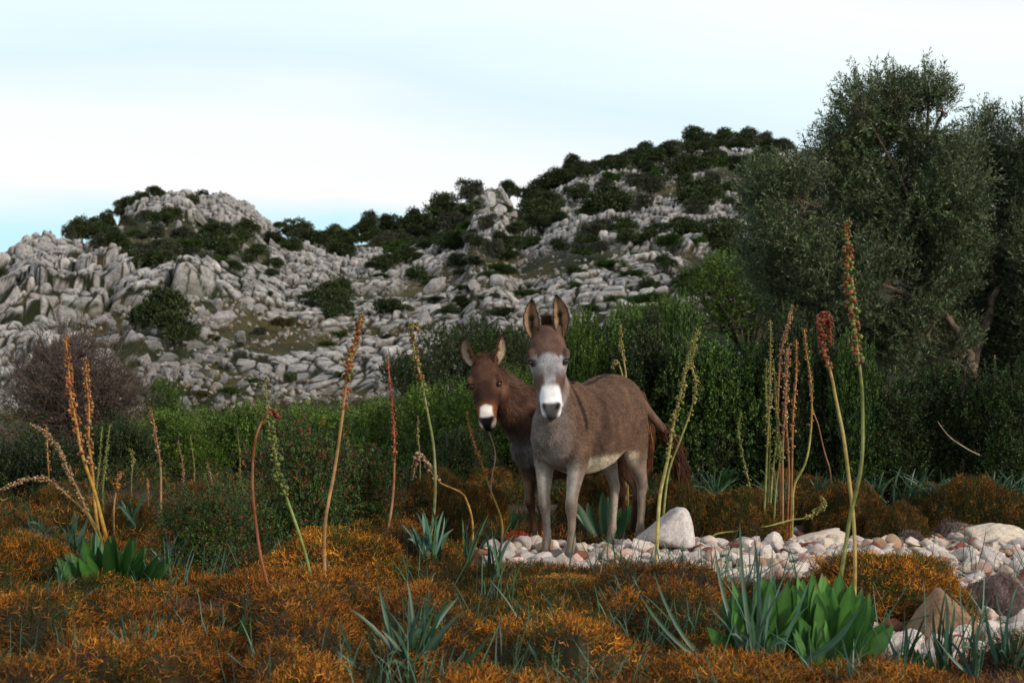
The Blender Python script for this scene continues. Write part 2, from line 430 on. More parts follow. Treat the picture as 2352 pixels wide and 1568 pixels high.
def build_hill_rocks():
    rock_set('hill', 9, 4, M['hillrock'], flat=(1, .9, .8), p=15, rough=.16)
    lo = [rock_arrays(900+i, 2, flat=(1, .9, .8), p=10, rough=0) for i in range(10)]
    r = np.random.default_rng(5)
    cand = []
    n = 0
    while len(cand) < 5200:
        u = r.uniform(-60, 1900); 
        vc = float(crest(u)[0]); v = vc+(float(vfoot(u))-vc)*r.random()**1.15
        if r.random() > float(rocky(np.array(u), np.array(v)))**1.3: continue
        k = (v-vc)/(900-vc)
        cl = float(fbm(np.array([u/60.]), np.array([v/30.]), 3, 44)[0])
        if cl < .36 and r.random() < .7: continue
        big = 15 if u > 520 else 22
        s = big*(.38+.5*r.random()**2.2*2.0)*(.62+.42*k)
        cand.append((s, u, v))
    # hand-placed large ones seen in the photograph: (u, v, size px)
    for u, v, s in [(840, 622, 36), (230, 690, 62), (290, 680, 44), (470, 655, 30), (640, 660, 34), (505, 735, 58), (150, 735, 66), (60, 690, 50), (30, 655, 40), (110, 650, 34), (185, 655, 40),
                    (1000, 655, 48), (1040, 700, 34), (1090, 655, 30), (60, 585, 46), (105, 570, 40), (100, 555, 30), (870, 885, 36), (720, 962, 46), (650, 955, 28), (1400, 680, 40), (1200, 655, 28),
                    (975, 735, 50), (930, 725, 38), (860, 740, 30), (600, 640, 26), (560, 880, 34), (605, 870, 30), (550, 775, 40), (350, 660, 40), (330, 830, 40), (360, 870, 30), (500, 700, 34),
                    (1540, 655, 44), (1640, 700, 34), (1680, 695, 30), (1720, 710, 34), (1620, 730, 30), (1700, 730, 26), (1660, 725, 28), (1445, 700, 30), (1750, 735, 24), (20, 760, 50), (60, 830, 46), (5, 700, 50), (400, 645, 26), (440, 640, 26),
                    (430, 470, 36), (480, 470, 40), (530, 470, 38), (570, 485, 38), (600, 510, 34), (395, 465, 30), (455, 500, 40), (505, 505, 42), (550, 520, 36), (410, 520, 24), (605, 540, 26),
                    (1125, 462, 40), (1150, 480, 38), (1110, 490, 34), (1175, 495, 30), (1130, 500, 30), (1360, 385, 34), (1385, 375, 30), (1340, 392, 24), (1420, 372, 22),
                    (1660, 350, 30), (1720, 352, 26), (1440, 440, 26), (1380, 430, 26), (1540, 420, 24)]:
        cand.append((s*1.0+1000, u, v))
    cand.sort(key=lambda t: -t[0])
    names = ['blocky', 'rounded', 'long low', 'tall upright', 'leaning']
    bulk = Geo()
    for i, (s, u, v) in enumerate(cand):
        hand = s >= 1000
        if hand: s -= 1000
        vc = float(crest(u)[0])
        Y = float(hill_v_to_Y(u, max(v+s*.25, vc+2)))
        x = (u-CX)/F*Y
        if hand and v < vc+6: Y = float(crest(u)[1])-.5; x = (u-CX)/F*Y
        z = CZ-(v-CY)/F*Y
        R = s*.5/F*Y
        q = r.random(3)
        sh = i % 5
        sx, sy, sz = [(1, 1, .95), (1, .9, 1), (1.4, .9, .7), (.8, .8, 1.35), (1, .8, 1.1)][sh]
        if u < 520 and v > 600 and v < 800: sz *= 1.15
        rot = (r.normal()*.25, r.normal()*.25+(.35 if 800 < u < 1250 and v > 640 else 0), r.random()*6.28)
        zz = min(z, gz(x, Y)+R*1.2) if hand else gz(x, Y)+R*.35
        if i < 290:
            o = obj('boulder', ROCK['hill'][r.integers(9)], None, (x, Y, zz), rot, (R*sx, R*sy, R*sz))
            size = 'large' if s > 34 else 'medium-sized' if s > 24 else 'small'
            tag(o, '%s %s pale grey limestone boulder %s' % (size, names[sh], zone_phrase(u, v)), 'boulder', '%s %s boulders %s' % (size, names[sh], zone_phrase(u, v)))
        else:
            V, T = lo[r.integers(10)]
            m = np.array(Matrix.Rotation(rot[2], 3, 'Z')@Matrix.Rotation(rot[1], 3, 'Y')@Matrix.Rotation(rot[0], 3, 'X'))
            c = (.75+.45*r.random())*np.array([1, .985, .96])
            if r.random() < .08: c = c*np.array([1, .8, .62])
            bulk.add((V*np.array([sx, sy, sz])*R)@m.T+np.array([x, Y, zz]), None, T, c)
    me = bulk.mesh('rubble', [M['hillrock']])
    tag(obj('rubble', me), 'countless small pale grey limestone rocks strewn over the hillside', 'rocks', kind='stuff')

# ------------------------------------------------------------ hillside shrubs
DG, GG, BG, OB = 0, 1, 2, 3
SHCOL = {DG: [(.024, .038, .013), (.038, .056, .018), (.060, .080, .028), (.016, .024, .010)],
         GG: [(.050, .056, .035), (.068, .072, .045), (.036, .042, .024)],
         BG: [(.030, .065, .010), (.045, .085, .014), (.020, .040, .008)],
         OB: [(.07, .06, .02), (.10, .075, .025), (.035, .035, .012)]}
def shrub_arrays(seed, kind, n, lobes, leaf, low=False):
    """unit shrub: radius about 1 across, about 1 high above z = 0"""
    r = np.random.default_rng(seed); g = Geo()
    cols = SHCOL[kind]
    for i in range(lobes):
        a = r.uniform(0, 6.28); rr = r.uniform(0, .55)**.8
        c = np.array([math.cos(a)*rr*1.1, math.sin(a)*rr*1.1, r.uniform(.12, .80)*(1-.3*rr)*(.7 if low else 1)])
        R = r.uniform(.28, .45)
        m = n//lobes
        d = randdir(m, r); d[:, 2] = np.where(d[:, 2] < -.5, -d[:, 2], d[:, 2])
        q = R*(1-.5*r.random(m)**1.8)*(1+.13*r.normal(size=m))
        P = c+d*q[:, None]*np.array([1, 1, .85])
        tint = r.uniform(.75, 1.3)
        leaf_quads(g, P, d+.8*randdir(m, r), leaf*r.uniform(.7, 1.3, m), leaf*.62*r.uniform(.7, 1.3, m), pickcol(m, cols, jit=.25, r=r)*tint, r)
    # stems
    for k in range(5):
        a = r.uniform(0, 6.28); e = np.array([math.cos(a)*.35, math.sin(a)*.35, .55])
        tube(g, catmull([(0, 0, -.15), e*np.array([.35, .35, .4])+r.normal(size=3)*.03, e], 3), np.linspace(.05, .02, 7), 5, (.06, .05, .042))
    return g
SHRUB = {}
def shrub_set():
    for k, n in ((DG, 4), (GG, 2), (BG, 2), (OB, 1)):
        SHRUB[k] = [shrub_arrays(31+7*i+k, k, 6500, 13 if k != BG else 16, .085, low=(k == BG)).mesh('shrub', [M['farleaf']], False) for i in range(n)]
S2 = """930,200,60,45,0;840,230,60,50,0;760,265,65,50,0;720,300,45,40,0;1215,185,28,25,0;1145,240,35,40,0;630,310,32,30,0;480,360,50,40,0;560,370,60,45,0;640,350,40,30,0;420,410,35,30,1;1000,330,95,65,0;870,330,50,40,1;760,370,50,40,1;640,420,70,40,0;600,480,60,45,1;700,500,100,80,0;800,440,50,35,2;850,540,80,70,1;930,430,60,50,1;760,580,90,60,0;600,620,60,60,0;930,600,110,70,0;1010,520,80,60,0;1100,440,90,50,1;1120,500,90,50,2;1060,620,80,60,0;1150,560,70,40,1;1300,410,100,60,0;1330,490,100,80,0;1480,400,70,50,0;1440,470,70,60,0;1640,470,80,50,0;1740,510,70,60,0;1790,385,90,50,0;1900,470,100,60,0;2030,420,60,50,0;2080,500,60,50,0;1400,640,60,40,0;1480,600,40,30,0;1630,620,60,40,0;1230,600,60,40,0;1620,680,50,30,0;960,900,125,140,0;1030,1010,110,110,0;850,940,90,70,0;1960,800,110,90,0;1830,820,50,40,0;2050,760,50,50,0;2000,900,70,60,0;1690,970,80,40,3;1730,1300,40,40,0;1540,1030,50,30,1;1380,1380,70,30,2;250,650,30,18,2;20,690,40,50,0;1950,1100,60,20,2;2040,1280,40,30,2;1200,1400,60,30,3;1500,1320,40,22,2;1250,1060,30,20,3"""
S3 = """70,690,80,60,0;150,700,60,50,0;240,580,45,40,0;230,650,70,50,0;360,610,70,50,0;480,600,80,60,0;300,710,50,50,0;440,720,60,40,1;560,620,50,60,0;650,500,70,60,0;800,420,60,60,1;700,560,70,60,0;790,540,60,50,0;680,620,80,60,1;720,720,100,75,0;900,620,60,60,1;780,640,50,40,2;1020,430,60,50,0;1150,400,60,30,0;1190,530,120,90,0;1200,600,130,80,0;1300,380,110,60,0;1380,450,70,60,0;1560,490,130,90,0;1030,660,70,40,0;990,720,60,60,0;930,760,70,60,1;1010,800,60,40,0;1160,740,90,25,2;1390,260,45,25,0;1360,300,50,20,0;1600,290,80,50,0;1700,260,80,50,0;1790,230,90,70,0;1920,210,70,50,1;1980,310,90,80,0;1820,400,90,60,0;1750,520,45,60,1;2090,280,90,60,0;2300,300,80,70,0;2070,140,80,60,0;2210,140,80,50,0;2330,130,70,50,0;2420,170,60,50,1;2540,200,70,50,1;2060,450,130,90,0;2120,440,70,80,0;2050,540,80,60,1;1950,640,110,60,0;1640,640,90,60,0;1530,640,60,50,1;1690,700,90,50,0;1480,740,80,50,0;1430,770,60,40,1;2210,660,110,80,0;2260,520,60,40,0;1880,850,60,50,0;1800,700,60,40,0;1800,960,60,45,0;1590,850,90,30,2;1400,900,60,40,0;2100,920,140,80,2;2240,850,140,80,2;2300,770,120,60,2;2030,980,90,60,2;1650,1050,90,40,2;1800,1040,100,50,2;500,900,60,50,0;570,950,60,40,0;380,1090,110,60,0;90,1000,80,80,0;70,1080,80,60,0;760,1070,60,50,0;680,1110,70,40,0;1010,890,60,30,0;750,900,40,25,0;980,1120,90,30,0;2450,300,80,60,0;2400,420,80,60,0;2420,560,90,60,1;2500,700,120,70,2;2380,900,120,70,2;2560,860,120,70,2;1990,1130,90,40,3;2400,1050,90,50,2;2250,1150,80,40,2;2500,1120,90,50,2"""
KN = {0: 'dark green', 1: 'grey-green', 2: 'bright green', 3: 'olive-brown'}
def build_hill_shrubs():
    shrub_set()
    L_ = []
    for s in S2.split(';'):
        a = [float(q) for q in s.split(',')]; L_.append((a[0]*.3844, 373.2+a[1]*.3844, a[2]*.3844, a[3]*.3844, int(a[4])))
    for s in S3.split(';'):
        a = [float(q) for q in s.split(',')]; L_.append((746.5+a[0]*.415, 258.4+a[1]*.415, a[2]*.415, a[3]*.415, int(a[4])))
    r = np.random.default_rng(8)
    for i in range(105):
        u = r.uniform(1150, 1850) if i < 72 else r.uniform(640, 1200); vc = float(crest(u)[0]); v = vc+(575-vc)*r.random()**.8 if i < 72 else r.uniform(540, 625)
        if i > 90: u, v = r.uniform(180, 620), r.uniform(520, 620)
        rx = r.uniform(15, 36)
        if i % 5 == 4: u, v = r.uniform(850, 1650), r.uniform(570, 720)
        L_.append((u, v, rx, rx*(.35 if i % 5 == 4 else .7), 2 if i % 5 == 4 else int(r.choice([0, 0, 0, 1, 2]))))
    for i in range(22):                                  # smaller ones between the rocks
        u = r.uniform(0, 1800); vc = float(crest(u)[0]); v = vc+(880-vc)*r.random()
        L_.append((u, v, r.uniform(8, 20), r.uniform(6, 12), int(r.choice([0, 0, 1, 2, 3]))))
    for i in range(44):                                  # low ones merging along the skyline
        u = 640+i*26.5+r.normal()*6; vc = float(crest(u)[0])
        if 1085 < u < 1190: continue
        rx = r.uniform(20, 34); L_.append((u, vc-rx*.12, rx, rx*.55, int(r.choice([0, 0, 0, 1]))))
    for u, v, rx, ry, k in L_:
        vc = float(crest(u)[0])
        Y = float(hill_v_to_Y(u, max(v+ry*.95, vc+3)))
        x = (u-CX)/F*Y
        z = gz(x, Y)+.3*Y/100
        R = rx/F*Y*1.22; H = max(CZ-(v-ry-CY)/F*Y-z, ry*1.6/F*Y)*1.0
        if H > 1.3*R: R = min(H/1.3, R*1.35)
        if H > 1.6*R: z, H = z+H-1.6*R, 1.6*R
        ms = SHRUB[k]
        o = obj('shrub', ms[r.integers(len(ms))], None, (x, Y, z), (0, 0, r.random()*6.28), (R, R, H))
        size = 'wide' if rx > 38 else 'middling' if rx > 20 else 'small'
        sh = 'low' if ry < rx*.6 else 'round'
        tag(o, '%s %s %s shrub %s' % (size, sh, KN[k], zone_phrase(u, v)), 'shrub', '%s %s shrubs %s' % (size, KN[k], zone_phrase(u, v)))
# ------------------------------------------------------------ donkeys
def remesh(g, name, voxel, smooth_it=8):
    me = g.mesh(name+'_raw', [])
    o = bpy.data.objects.new('raw', me); C.objects.link(o)
    m = o.modifiers.new('r', 'REMESH'); m.mode = 'VOXEL'; m.voxel_size = voxel; m.use_smooth_shade = True
    s = o.modifiers.new('s', 'SMOOTH'); s.iterations = smooth_it; s.factor = .5
    dg = bpy.context.evaluated_depsgraph_get(); dg.update()
    ev = o.evaluated_get(dg)
    em = ev.to_mesh()
    V = np.empty(len(em.vertices)*3, np.float32); em.vertices.foreach_get('co', V); V = V.reshape(-1, 3).astype(float)
    N = np.empty(len(em.vertices)*3, np.float32); em.vertices.foreach_get('normal', N); N = N.reshape(-1, 3).astype(float)
    Q = [list(p.vertices) for p in em.polygons]
    ev.to_mesh_clear()
    bpy.data.objects.remove(o); bpy.data.meshes.remove(me)
    q = np.array([f for f in Q if len(f) == 4]); t = np.array([f for f in Q if len(f) == 3]).reshape(-1, 3).astype(int)
    return V, N, q, t
def fur(V, N, Q, col, n, length, comb, lift=.42, width=.0022, seed=3, mat=None):
    r = np.random.default_rng(seed)
    a, b, c = V[Q[:, 0]], V[Q[:, 1]], V[Q[:, 2]]
    ar = np.linalg.norm(np.cross(b-a, c-a), axis=1)
    f = r.choice(len(Q), n, p=ar/ar.sum())
    u, w = r.random((2, n, 1))
    q = V[Q[f]]; P = (q[:, 0]*(1-u)+q[:, 1]*u)*(1-w)+(q[:, 3]*(1-u)+q[:, 2]*u)*w
    Nn = N[Q[f, 0]]; cc = col[Q[f, 0]]; L_ = length[Q[f, 0]]*r.uniform(.6, 1.3, n)
    D = comb[Q[f, 0]]+.35*r.normal(size=(n, 3))
    D = nrm(D-Nn*np.sum(D*Nn, 1, keepdims=True))
    D = nrm(D+Nn*(lift*r.uniform(.4, 1.6, (n, 1))))
    S = nrm(np.cross(D, Nn))*width*.5
    P0 = P-Nn*.002
    T = np.stack([P0-S, P0+S, P0+D*L_[:, None]], 1).reshape(-1, 3)
    cc = np.clip(cc*(1.06+.48*r.normal(size=(n, 1))), .004, .9)
    g = Geo(); g.add(T, None, np.arange(n*3).reshape(n, 3), np.repeat(cc, 3, 0))
    return g.mesh('coat', [mat], False)

class Donkey:
    def __init__(s, org, fwd, scale, poll, muz, sc_head=1.0, Ndir=(0, -1, .1)):
        s.o = np.array(org, float); s.s = scale
        s.f = nrm(np.array([fwd[0], fwd[1], 0])); s.l = np.array([-s.f[1], s.f[0], 0]); s.z = np.array([0, 0, 1.])
        s.poll = np.array(poll)-s.o; mz = np.array(muz)-s.o
        s.A = nrm(mz-s.poll); s.hk = np.linalg.norm(mz-s.poll)/.53
        n = np.array(Ndir, float); n = nrm(n-s.A*np.dot(n, s.A)); s.N = n; s.S = np.cross(n, s.A)
        s.wk = s.hk*sc_head
    def L(s, x, y, z): return s.s*(s.f*x+s.l*y+s.z*z)
    def H(s, a, b, c): return s.poll+s.A*a*s.hk+s.S*b*s.wk+s.N*c*s.hk
    def build_geo(s, leg_off=None):
        g = Geo(); k = s.s
        T = [(-.550, .85, .05, .08), (-.535, .86, .10, .15), (-.485, .865, .148, .195), (-.38, .90, .182, .24), (-.20, .89, .215, .272), (0, .83, .245, .285),
             (.18, .81, .25, .28), (.34, .825, .182, .268), (.46, .83, .146, .225), (.54, .83, .118, .16), (.60, .83, .06, .08)]
        loft(g, [(s.L(x, 0, z), s.l*w*k, s.z*h*k) for x, z, w, h in T], 5, 32, pw=2.15)
        # breast and shoulders, haunches
        for y in (-1, 1):
            ellip(g, s.L(.49, .066*y, .78), [s.f*.09*k, s.l*.076*k, s.z*.14*k])
            ellip(g, s.L(.36, .120*y, .80), [(s.f*.11+s.z*.03)*k, s.l*.072*k, (s.z*.20-s.f*.04)*k])
            ellip(g, s.L(-.39, .092*y, .875), [s.f*.122*k, s.l*.086*k, s.z*.19*k])
        ellip(g, s.L(.33, 0, 1.02), [s.f*.12*k, s.l*.05*k, s.z*.075*k])
        # legs
        fore = [(.37, .13, .80, .10, .06), (.38, .13, .68, .088, .062), (.39, .122, .60, .074, .057), (.41, .112, .50, .056, .048), (.425, .105, .41, .045, .041), (.43, .102, .355, .047, .044), (.428, .10, .32, .042, .04),
                (.42, .098, .27, .032, .03), (.415, .095, .18, .028, .027), (.418, .095, .125, .034, .033), (.43, .095, .085, .031, .03), (.445, .095, .05, .038, .038), (.45, .095, .02, .042, .042)]
        hind = [(-.40, .09, .86, .12, .065), (-.395, .10, .74, .125, .075), (-.39, .11, .62, .105, .064), (-.425, .108, .53, .078, .05), (-.475, .105, .45, .056, .04), (-.50, .10, .395, .05, .037), (-.492, .098, .35, .038, .033),
                (-.49, .098, .27, .032, .028), (-.478, .096, .18, .029, .027), (-.472, .096, .125, .036, .034), (-.455, .096, .085, .031, .03), (-.435, .096, .05, .039, .038), (-.43, .096, .02, .043, .042)]
        s.hoofs = []
        off = leg_off or {}
        for nm, pts in (('f', fore), ('h', hind)):
            for y in (-1, 1):
                key = nm+('l' if y > 0 else 'r'); dx, dy, dz = off.get(key, (0, 0, 0))
                rings = []
                for x, yy, z, rx, ry in pts:
                    w = np.clip((.72-z)/.72, 0, 1)**1.1
                    zz = z+dz*w
                    th = 1-.10*np.clip((.55-z)/.15, 0, 1)
                    rings.append((s.L(x+dx*w, yy*y+dy*w, zz), s.f*rx*k*th, s.l*ry*k*th))
                loft(g, rings, 4, 20)
                s.hoofs.append((s.L(pts[-1][0]+dx, pts[-1][1]*y+dy, dz), key))
        # neck
        p = [s.L(.30, 0, .93), s.L(.42, 0, .98), None, None, s.H(.07, 0, -.115)]
        up = nrm(s.poll-s.L(.42, 0, .98))
        p[2] = p[1]*.62+s.H(.10, 0, -.15)*.38-up*0.0+s.f*.02*k; p[3] = p[1]*.28+s.H(.10, 0, -.14)*.72
        W_ = [.15, .135, .105, .088, .08]; Dp = [.24, .215, .165, .135, .10]
        P = np.array(p); Tn = nrm(np.gradient(P, axis=0))
        rings = []
        for i in range(5):
            t = i/4; sd = nrm(s.l*(1-t)+s.S*t); sd = nrm(sd-Tn[i]*np.dot(sd, Tn[i])); dp = np.cross(Tn[i], sd)
            rings.append((P[i], sd*W_[i]*k*s.neckw, dp*Dp[i]*k*s.neckw))
        loft(g, rings, 6, 24)
        # head
        Hs = [(-.035, .045, -.06, -.12), (-.005, .085, -.022, -.165), (.05, .103, .0, -.195), (.11, .117, .012, -.215), (.165, .122, .012, -.222), (.22, .110, .006, -.218), (.29, .092, -.002, -.20), (.345, .078, -.006, -.165),
              (.40, .068, -.006, -.135), (.45, .064, -.004, -.12), (.485, .061, -.008, -.112), (.512, .050, -.02, -.10), (.528, .022, -.04, -.08)]
        loft(g, [(s.H(a, 0, (cf+cb)/2), s.S*w*s.wk, s.N*(cf-cb)/2*s.hk) for a, w, cf, cb in Hs], 4, 28, pw=2.3)
        for b in (-1, 1):
            ellip(g, s.H(.155, .108*b, -.03), [s.A*.036*s.hk, s.S*.024*s.wk, s.N*.034*s.hk])
            ellip(g, s.H(.25, .058*b, -.125), [s.A*.095*s.hk, s.S*.042*s.wk, s.N*.08*s.hk])
            ellip(g, s.H(.462, .040*b, -.014), [s.A*.026*s.hk, s.S*.019*s.wk, s.N*.016*s.hk])
            ellip(g, s.H(.0, .068*b, -.085), [s.A*.05*s.hk, s.S*.036*s.wk, s.N*.04*s.hk])
        ellip(g, s.H(.495, 0, -.10), [s.A*.03*s.hk, s.S*.038*s.wk, s.N*.03*s.hk])
        return g
    def loc(s, V):
        return V@s.f/s.s, V@s.l/s.s, V[:, 2]/s.s
    def hloc(s, V):
        d = V-s.poll
        return d@s.A/s.hk, d@s.S/s.wk, d@s.N/s.hk
    def headmask(s, a, b, c):
        back = np.interp(a, [-.06, .05, .165, .29, .345, .40, .45, .53], [-.17, -.2, -.228, -.208, -.172, -.142, -.127, -.105])
        return (a > -.06)*(a < .545)*(np.abs(b) < .15)*sstep(-.006, .008, c-back)
    def ear(s, name, base, tip, b, half, Nd, cols, mat):
        """cupped ear; cols = inner, deep, rim, back"""
        base = np.array(base); tip = np.array(tip)
        ax = tip-base; Ln = np.linalg.norm(ax); ax = ax/Ln
        n = np.array(Nd, float); n = nrm(n-ax*np.dot(n, ax)); sd = np.cross(ax, n)
        t = np.linspace(0, 1, 22)[:, None]; q = np.linspace(-1, 1, 15)[None]
        w = np.interp(t[:, 0], [0, .12, .38, .6, .8, .92, 1], [.46, .76, 1, .90, .58, .28, .03])[:, None]*half
        bend = .10*Ln*np.sin(t*np.pi)*b*.5
        def surf(off):
            th = q*1.05
            cup = w*1.15*(1-np.cos(th))/(1-math.cos(1.05))
            return (base+ax*(t*Ln)[..., None]+sd*(np.sin(th)/math.sin(1.05)*w+bend)[..., None]+n*(cup-.55*w-off)[..., None])
        Fv = surf(0.); Bv = surf(.009)
        inner, deep, rim, back = [np.array(c) for c in cols]
        R = np.random.default_rng(4)
        qq = np.abs(q)+0*t; tt = t+0*q
        kr = np.clip(sstep(.72, .95, qq)+sstep(.80, .95, tt), 0, 1)[..., None]
        kd = ((1-sstep(.08, .42, np.abs(qq+.1*np.sin(tt*20))))*sstep(.1, .28, tt)*(1-sstep(.5, .72, tt)))[..., None]
        nz = (.75+.5*R.random(qq.shape))[..., None]
        ci = inner*nz*(1-kd)+deep*kd; ci = ci*(1-kr)+rim*kr
        kb = sstep(.72, .95, tt)[..., None]; cb = back*(1-kb)+rim*kb
        nt, nq = tt.shape
        i = np.arange(nt-1)[:, None]*nq; j = np.arange(nq-1)[None]
        Q = np.stack([i+j, i+j+1, i+nq+j+1, i+nq+j], -1).reshape(-1, 4)
        g = Geo()
        V = np.concatenate([Fv.reshape(-1, 3), Bv.reshape(-1, 3)]); n0 = nt*nq
        E = []
        for e in (np.arange(nt)*nq, np.arange(nt)*nq+nq-1, np.arange(nq), (nt-1)*nq+np.arange(nq)):
            E.append(np.stack([e[:-1], e[1:], e[1:]+n0, e[:-1]+n0], -1))
        g.add(V, np.concatenate([Q, Q[:, ::-1]+n0]+E), None, np.concatenate([ci.reshape(-1, 3), cb.reshape(-1, 3)]))
        # hair inside and along the rim
        m = 900; ti = R.integers(1, nt-1, m); qi = R.integers(0, nq, m)
        P = Fv[ti, qi]; c = ci[ti, qi]; D = ax*.8+n*.6+sd*(-q[0][qi])[:, None]*.5+.35*R.normal(size=(m, 3))
        D = nrm(D); Sd = nrm(np.cross(D, n))*.0011; Lh = R.uniform(.01, .022, m)[:, None]
        T = np.stack([P-Sd, P+Sd, P+D*Lh], 1).reshape(-1, 3)
        g.add(T, None, np.arange(3*m).reshape(m, 3), np.repeat(np.clip(c*(1+.2*R.normal(size=(m, 1))), .003, .9), 3, 0))
        m = 500; ti = R.integers(0, nt-1, m); qi = R.choice([0, nq-1], m)
        P = Bv[ti, qi]; c = cb[ti, qi]; sg = np.where(qi == 0, -1, 1)[:, None]
        D = nrm(ax*.9+sd*sg*.5-n*.2+.3*R.normal(size=(m, 3))); Sd = nrm(np.cross(D, n))*.001; Lh = R.uniform(.008, .016, m)[:, None]
        T = np.stack([P-Sd, P+Sd, P+D*Lh], 1).reshape(-1, 3)
        g.add(T, None, np.arange(3*m).reshape(m, 3), np.repeat(c, 3, 0))
        return obj('ear', g.mesh('ear', [mat], True), s.root)
    def finish(s, label, paint, furlen, nfur, leg_off, seed):
        g = s.build_geo(leg_off)
        V, N, Q, T = remesh(g, 'donkey', .0085*s.s/.95, 7)
        col = paint(V, N)
        me = make_mesh('donkey', V, [Q, T] if len(T) else [Q], [M['coat']], col)
        s.root = obj('donkey', me, None, tuple(s.o))
        tag(s.root, label, 'donkey')
        a, b, c = s.hloc(V)
        onhead = s.headmask(a, b, c) > .5
        comb = np.where(onhead[:, None], s.A, -s.z*.75-s.f*.6)
        L_ = furlen(V)
        obj('fur', fur(V, N, Q, col, nfur, L_, comb, .40, .0027, seed, M['coat']), s.root)
        # hooves
        for p, key in s.hoofs:
            h = Geo(); k = s.s
            rings = [(p+s.z*z*k+s.f*fx*k, s.f*rx*k, s.l*ry*k) for z, fx, rx, ry in ((.062, -.004, .034, .034), (.055, -.002, .041, .039), (.03, .004, .046, .043), (.004, .01, .051, .046), (-.006, .01, .045, .04))]
            loft(h, rings, 3, 20, (.055, .042, .034))
            obj('hoof', h.mesh('hoof', [M['hoof']]), s.root)
        # eyes: globe, with lids standing round it
        for b in (-1, 1):
            e = Geo()
            ellip(e, s.H(.200, .096*b, -.040), [s.A*.021*s.hk, s.S*.020*s.wk, s.N*.0235*s.hk], 3)
            eye = obj('eye', make_mesh('eye', np.concatenate(e.V), [np.concatenate(e.T)], [M['eye']]), s.root)
            lid = Geo()
            cc = s.H(.200, .096*b, -.040)
            th = np.linspace(0, 2*np.pi, 17)
            out = nrm(s.S*b*.62+s.N*.8)
            e1 = nrm(-s.A*.62+s.S*b*.75); e1 = nrm(e1-out*np.dot(e1, out)); e2 = np.cross(out, e1)
            ring = np.array([cc+out*.0150*s.hk+e1*.022*s.hk*math.cos(t)+e2*.0125*s.hk*math.sin(t) for t in th])
            tube(lid, ring, .0045*s.hk, 6, s.lidcol)
            up = np.array([cc+out*.0165*s.hk+e1*.022*s.hk*math.cos(t)-s.A*.004+e2*.0115*s.hk*math.sin(t)*(-1 if np.dot(e2, s.A) > 0 else 1) for t in np.linspace(.2, np.pi-.2, 9)])
            R = np.random.default_rng(2)
            for q in range(26):
                p = up[R.integers(9)]; d = nrm(out*.8+s.A*.7+.25*R.normal(size=3))
                tube(lid, [p, p+d*.007, p+d*.014+s.A*.002], [.0007, .0005, .0002], 3, (.01, .008, .007))
            obj('eyelid', lid.mesh('eyelid', [M['coat']]), eye)
            n_ = Geo()
            ellip(n_, s.H(.466, .0425*b, .0005), [nrm(s.A-s.S*b*.35)*.0135*s.hk, nrm(s.S*b+s.A*.35)*.0062*s.wk, s.N*.0035*s.hk], 2, (.008, .007, .007))
            obj('nostril', n_.mesh('nostril', [M['hoof']]), s.root)
        return s
def tuft(path, R0, n, length, cols, spread, seed, droop=(0, 0, -1), dr=.4, taper=(1, 1), width=.004, along=.9):
    """a bundle of long hairs growing along a path (tail, mane)"""
    r = np.random.default_rng(seed); P = catmull(path, 10); T = nrm(np.gradient(P, axis=0)); m = len(P)
    g = Geo()
    i = r.integers(0, m-1, n); k = i/(m-1)
    rad = R0*(taper[0]*(1-k)+taper[1]*k)
    p = P[i]+randdir(n, r)*(rad*np.sqrt(r.random(n)))[:, None]
    D = nrm(T[i]*along+spread*randdir(n, r)); L_ = length*r.uniform(.5, 1.2, n)[:, None]
    dv = np.array(droop, float)*dr
    p1 = p+D*L_*.5; D2 = nrm(D+dv); p2 = p1+D2*L_*.5
    S_ = nrm(np.cross(D, randdir(n, r)))*width*.5
    V = np.stack([p-S_, p+S_, p1+S_*.8, p1-S_*.8, p2], 1).reshape(-1, 3)
    b = np.arange(n)[:, None]*5
    c = pickcol(n, cols, jit=.25, r=r)
    g.add(V, np.hstack([b, b+1, b+2, b+3]), np.hstack([b+3, b+2, b+4]), np.repeat(c, 5, 0))
    return g

def mixc(c, other, k):
    k = np.clip(k, 0, 1)[:, None]
    return c*(1-k)+np.array(other)*k
def n3(V, sc_, k=0):
    return fbm(V[:, 0]*sc_+V[:, 1]*sc_*.6, V[:, 2]*sc_+V[:, 1]*sc_*.5, 3, k)

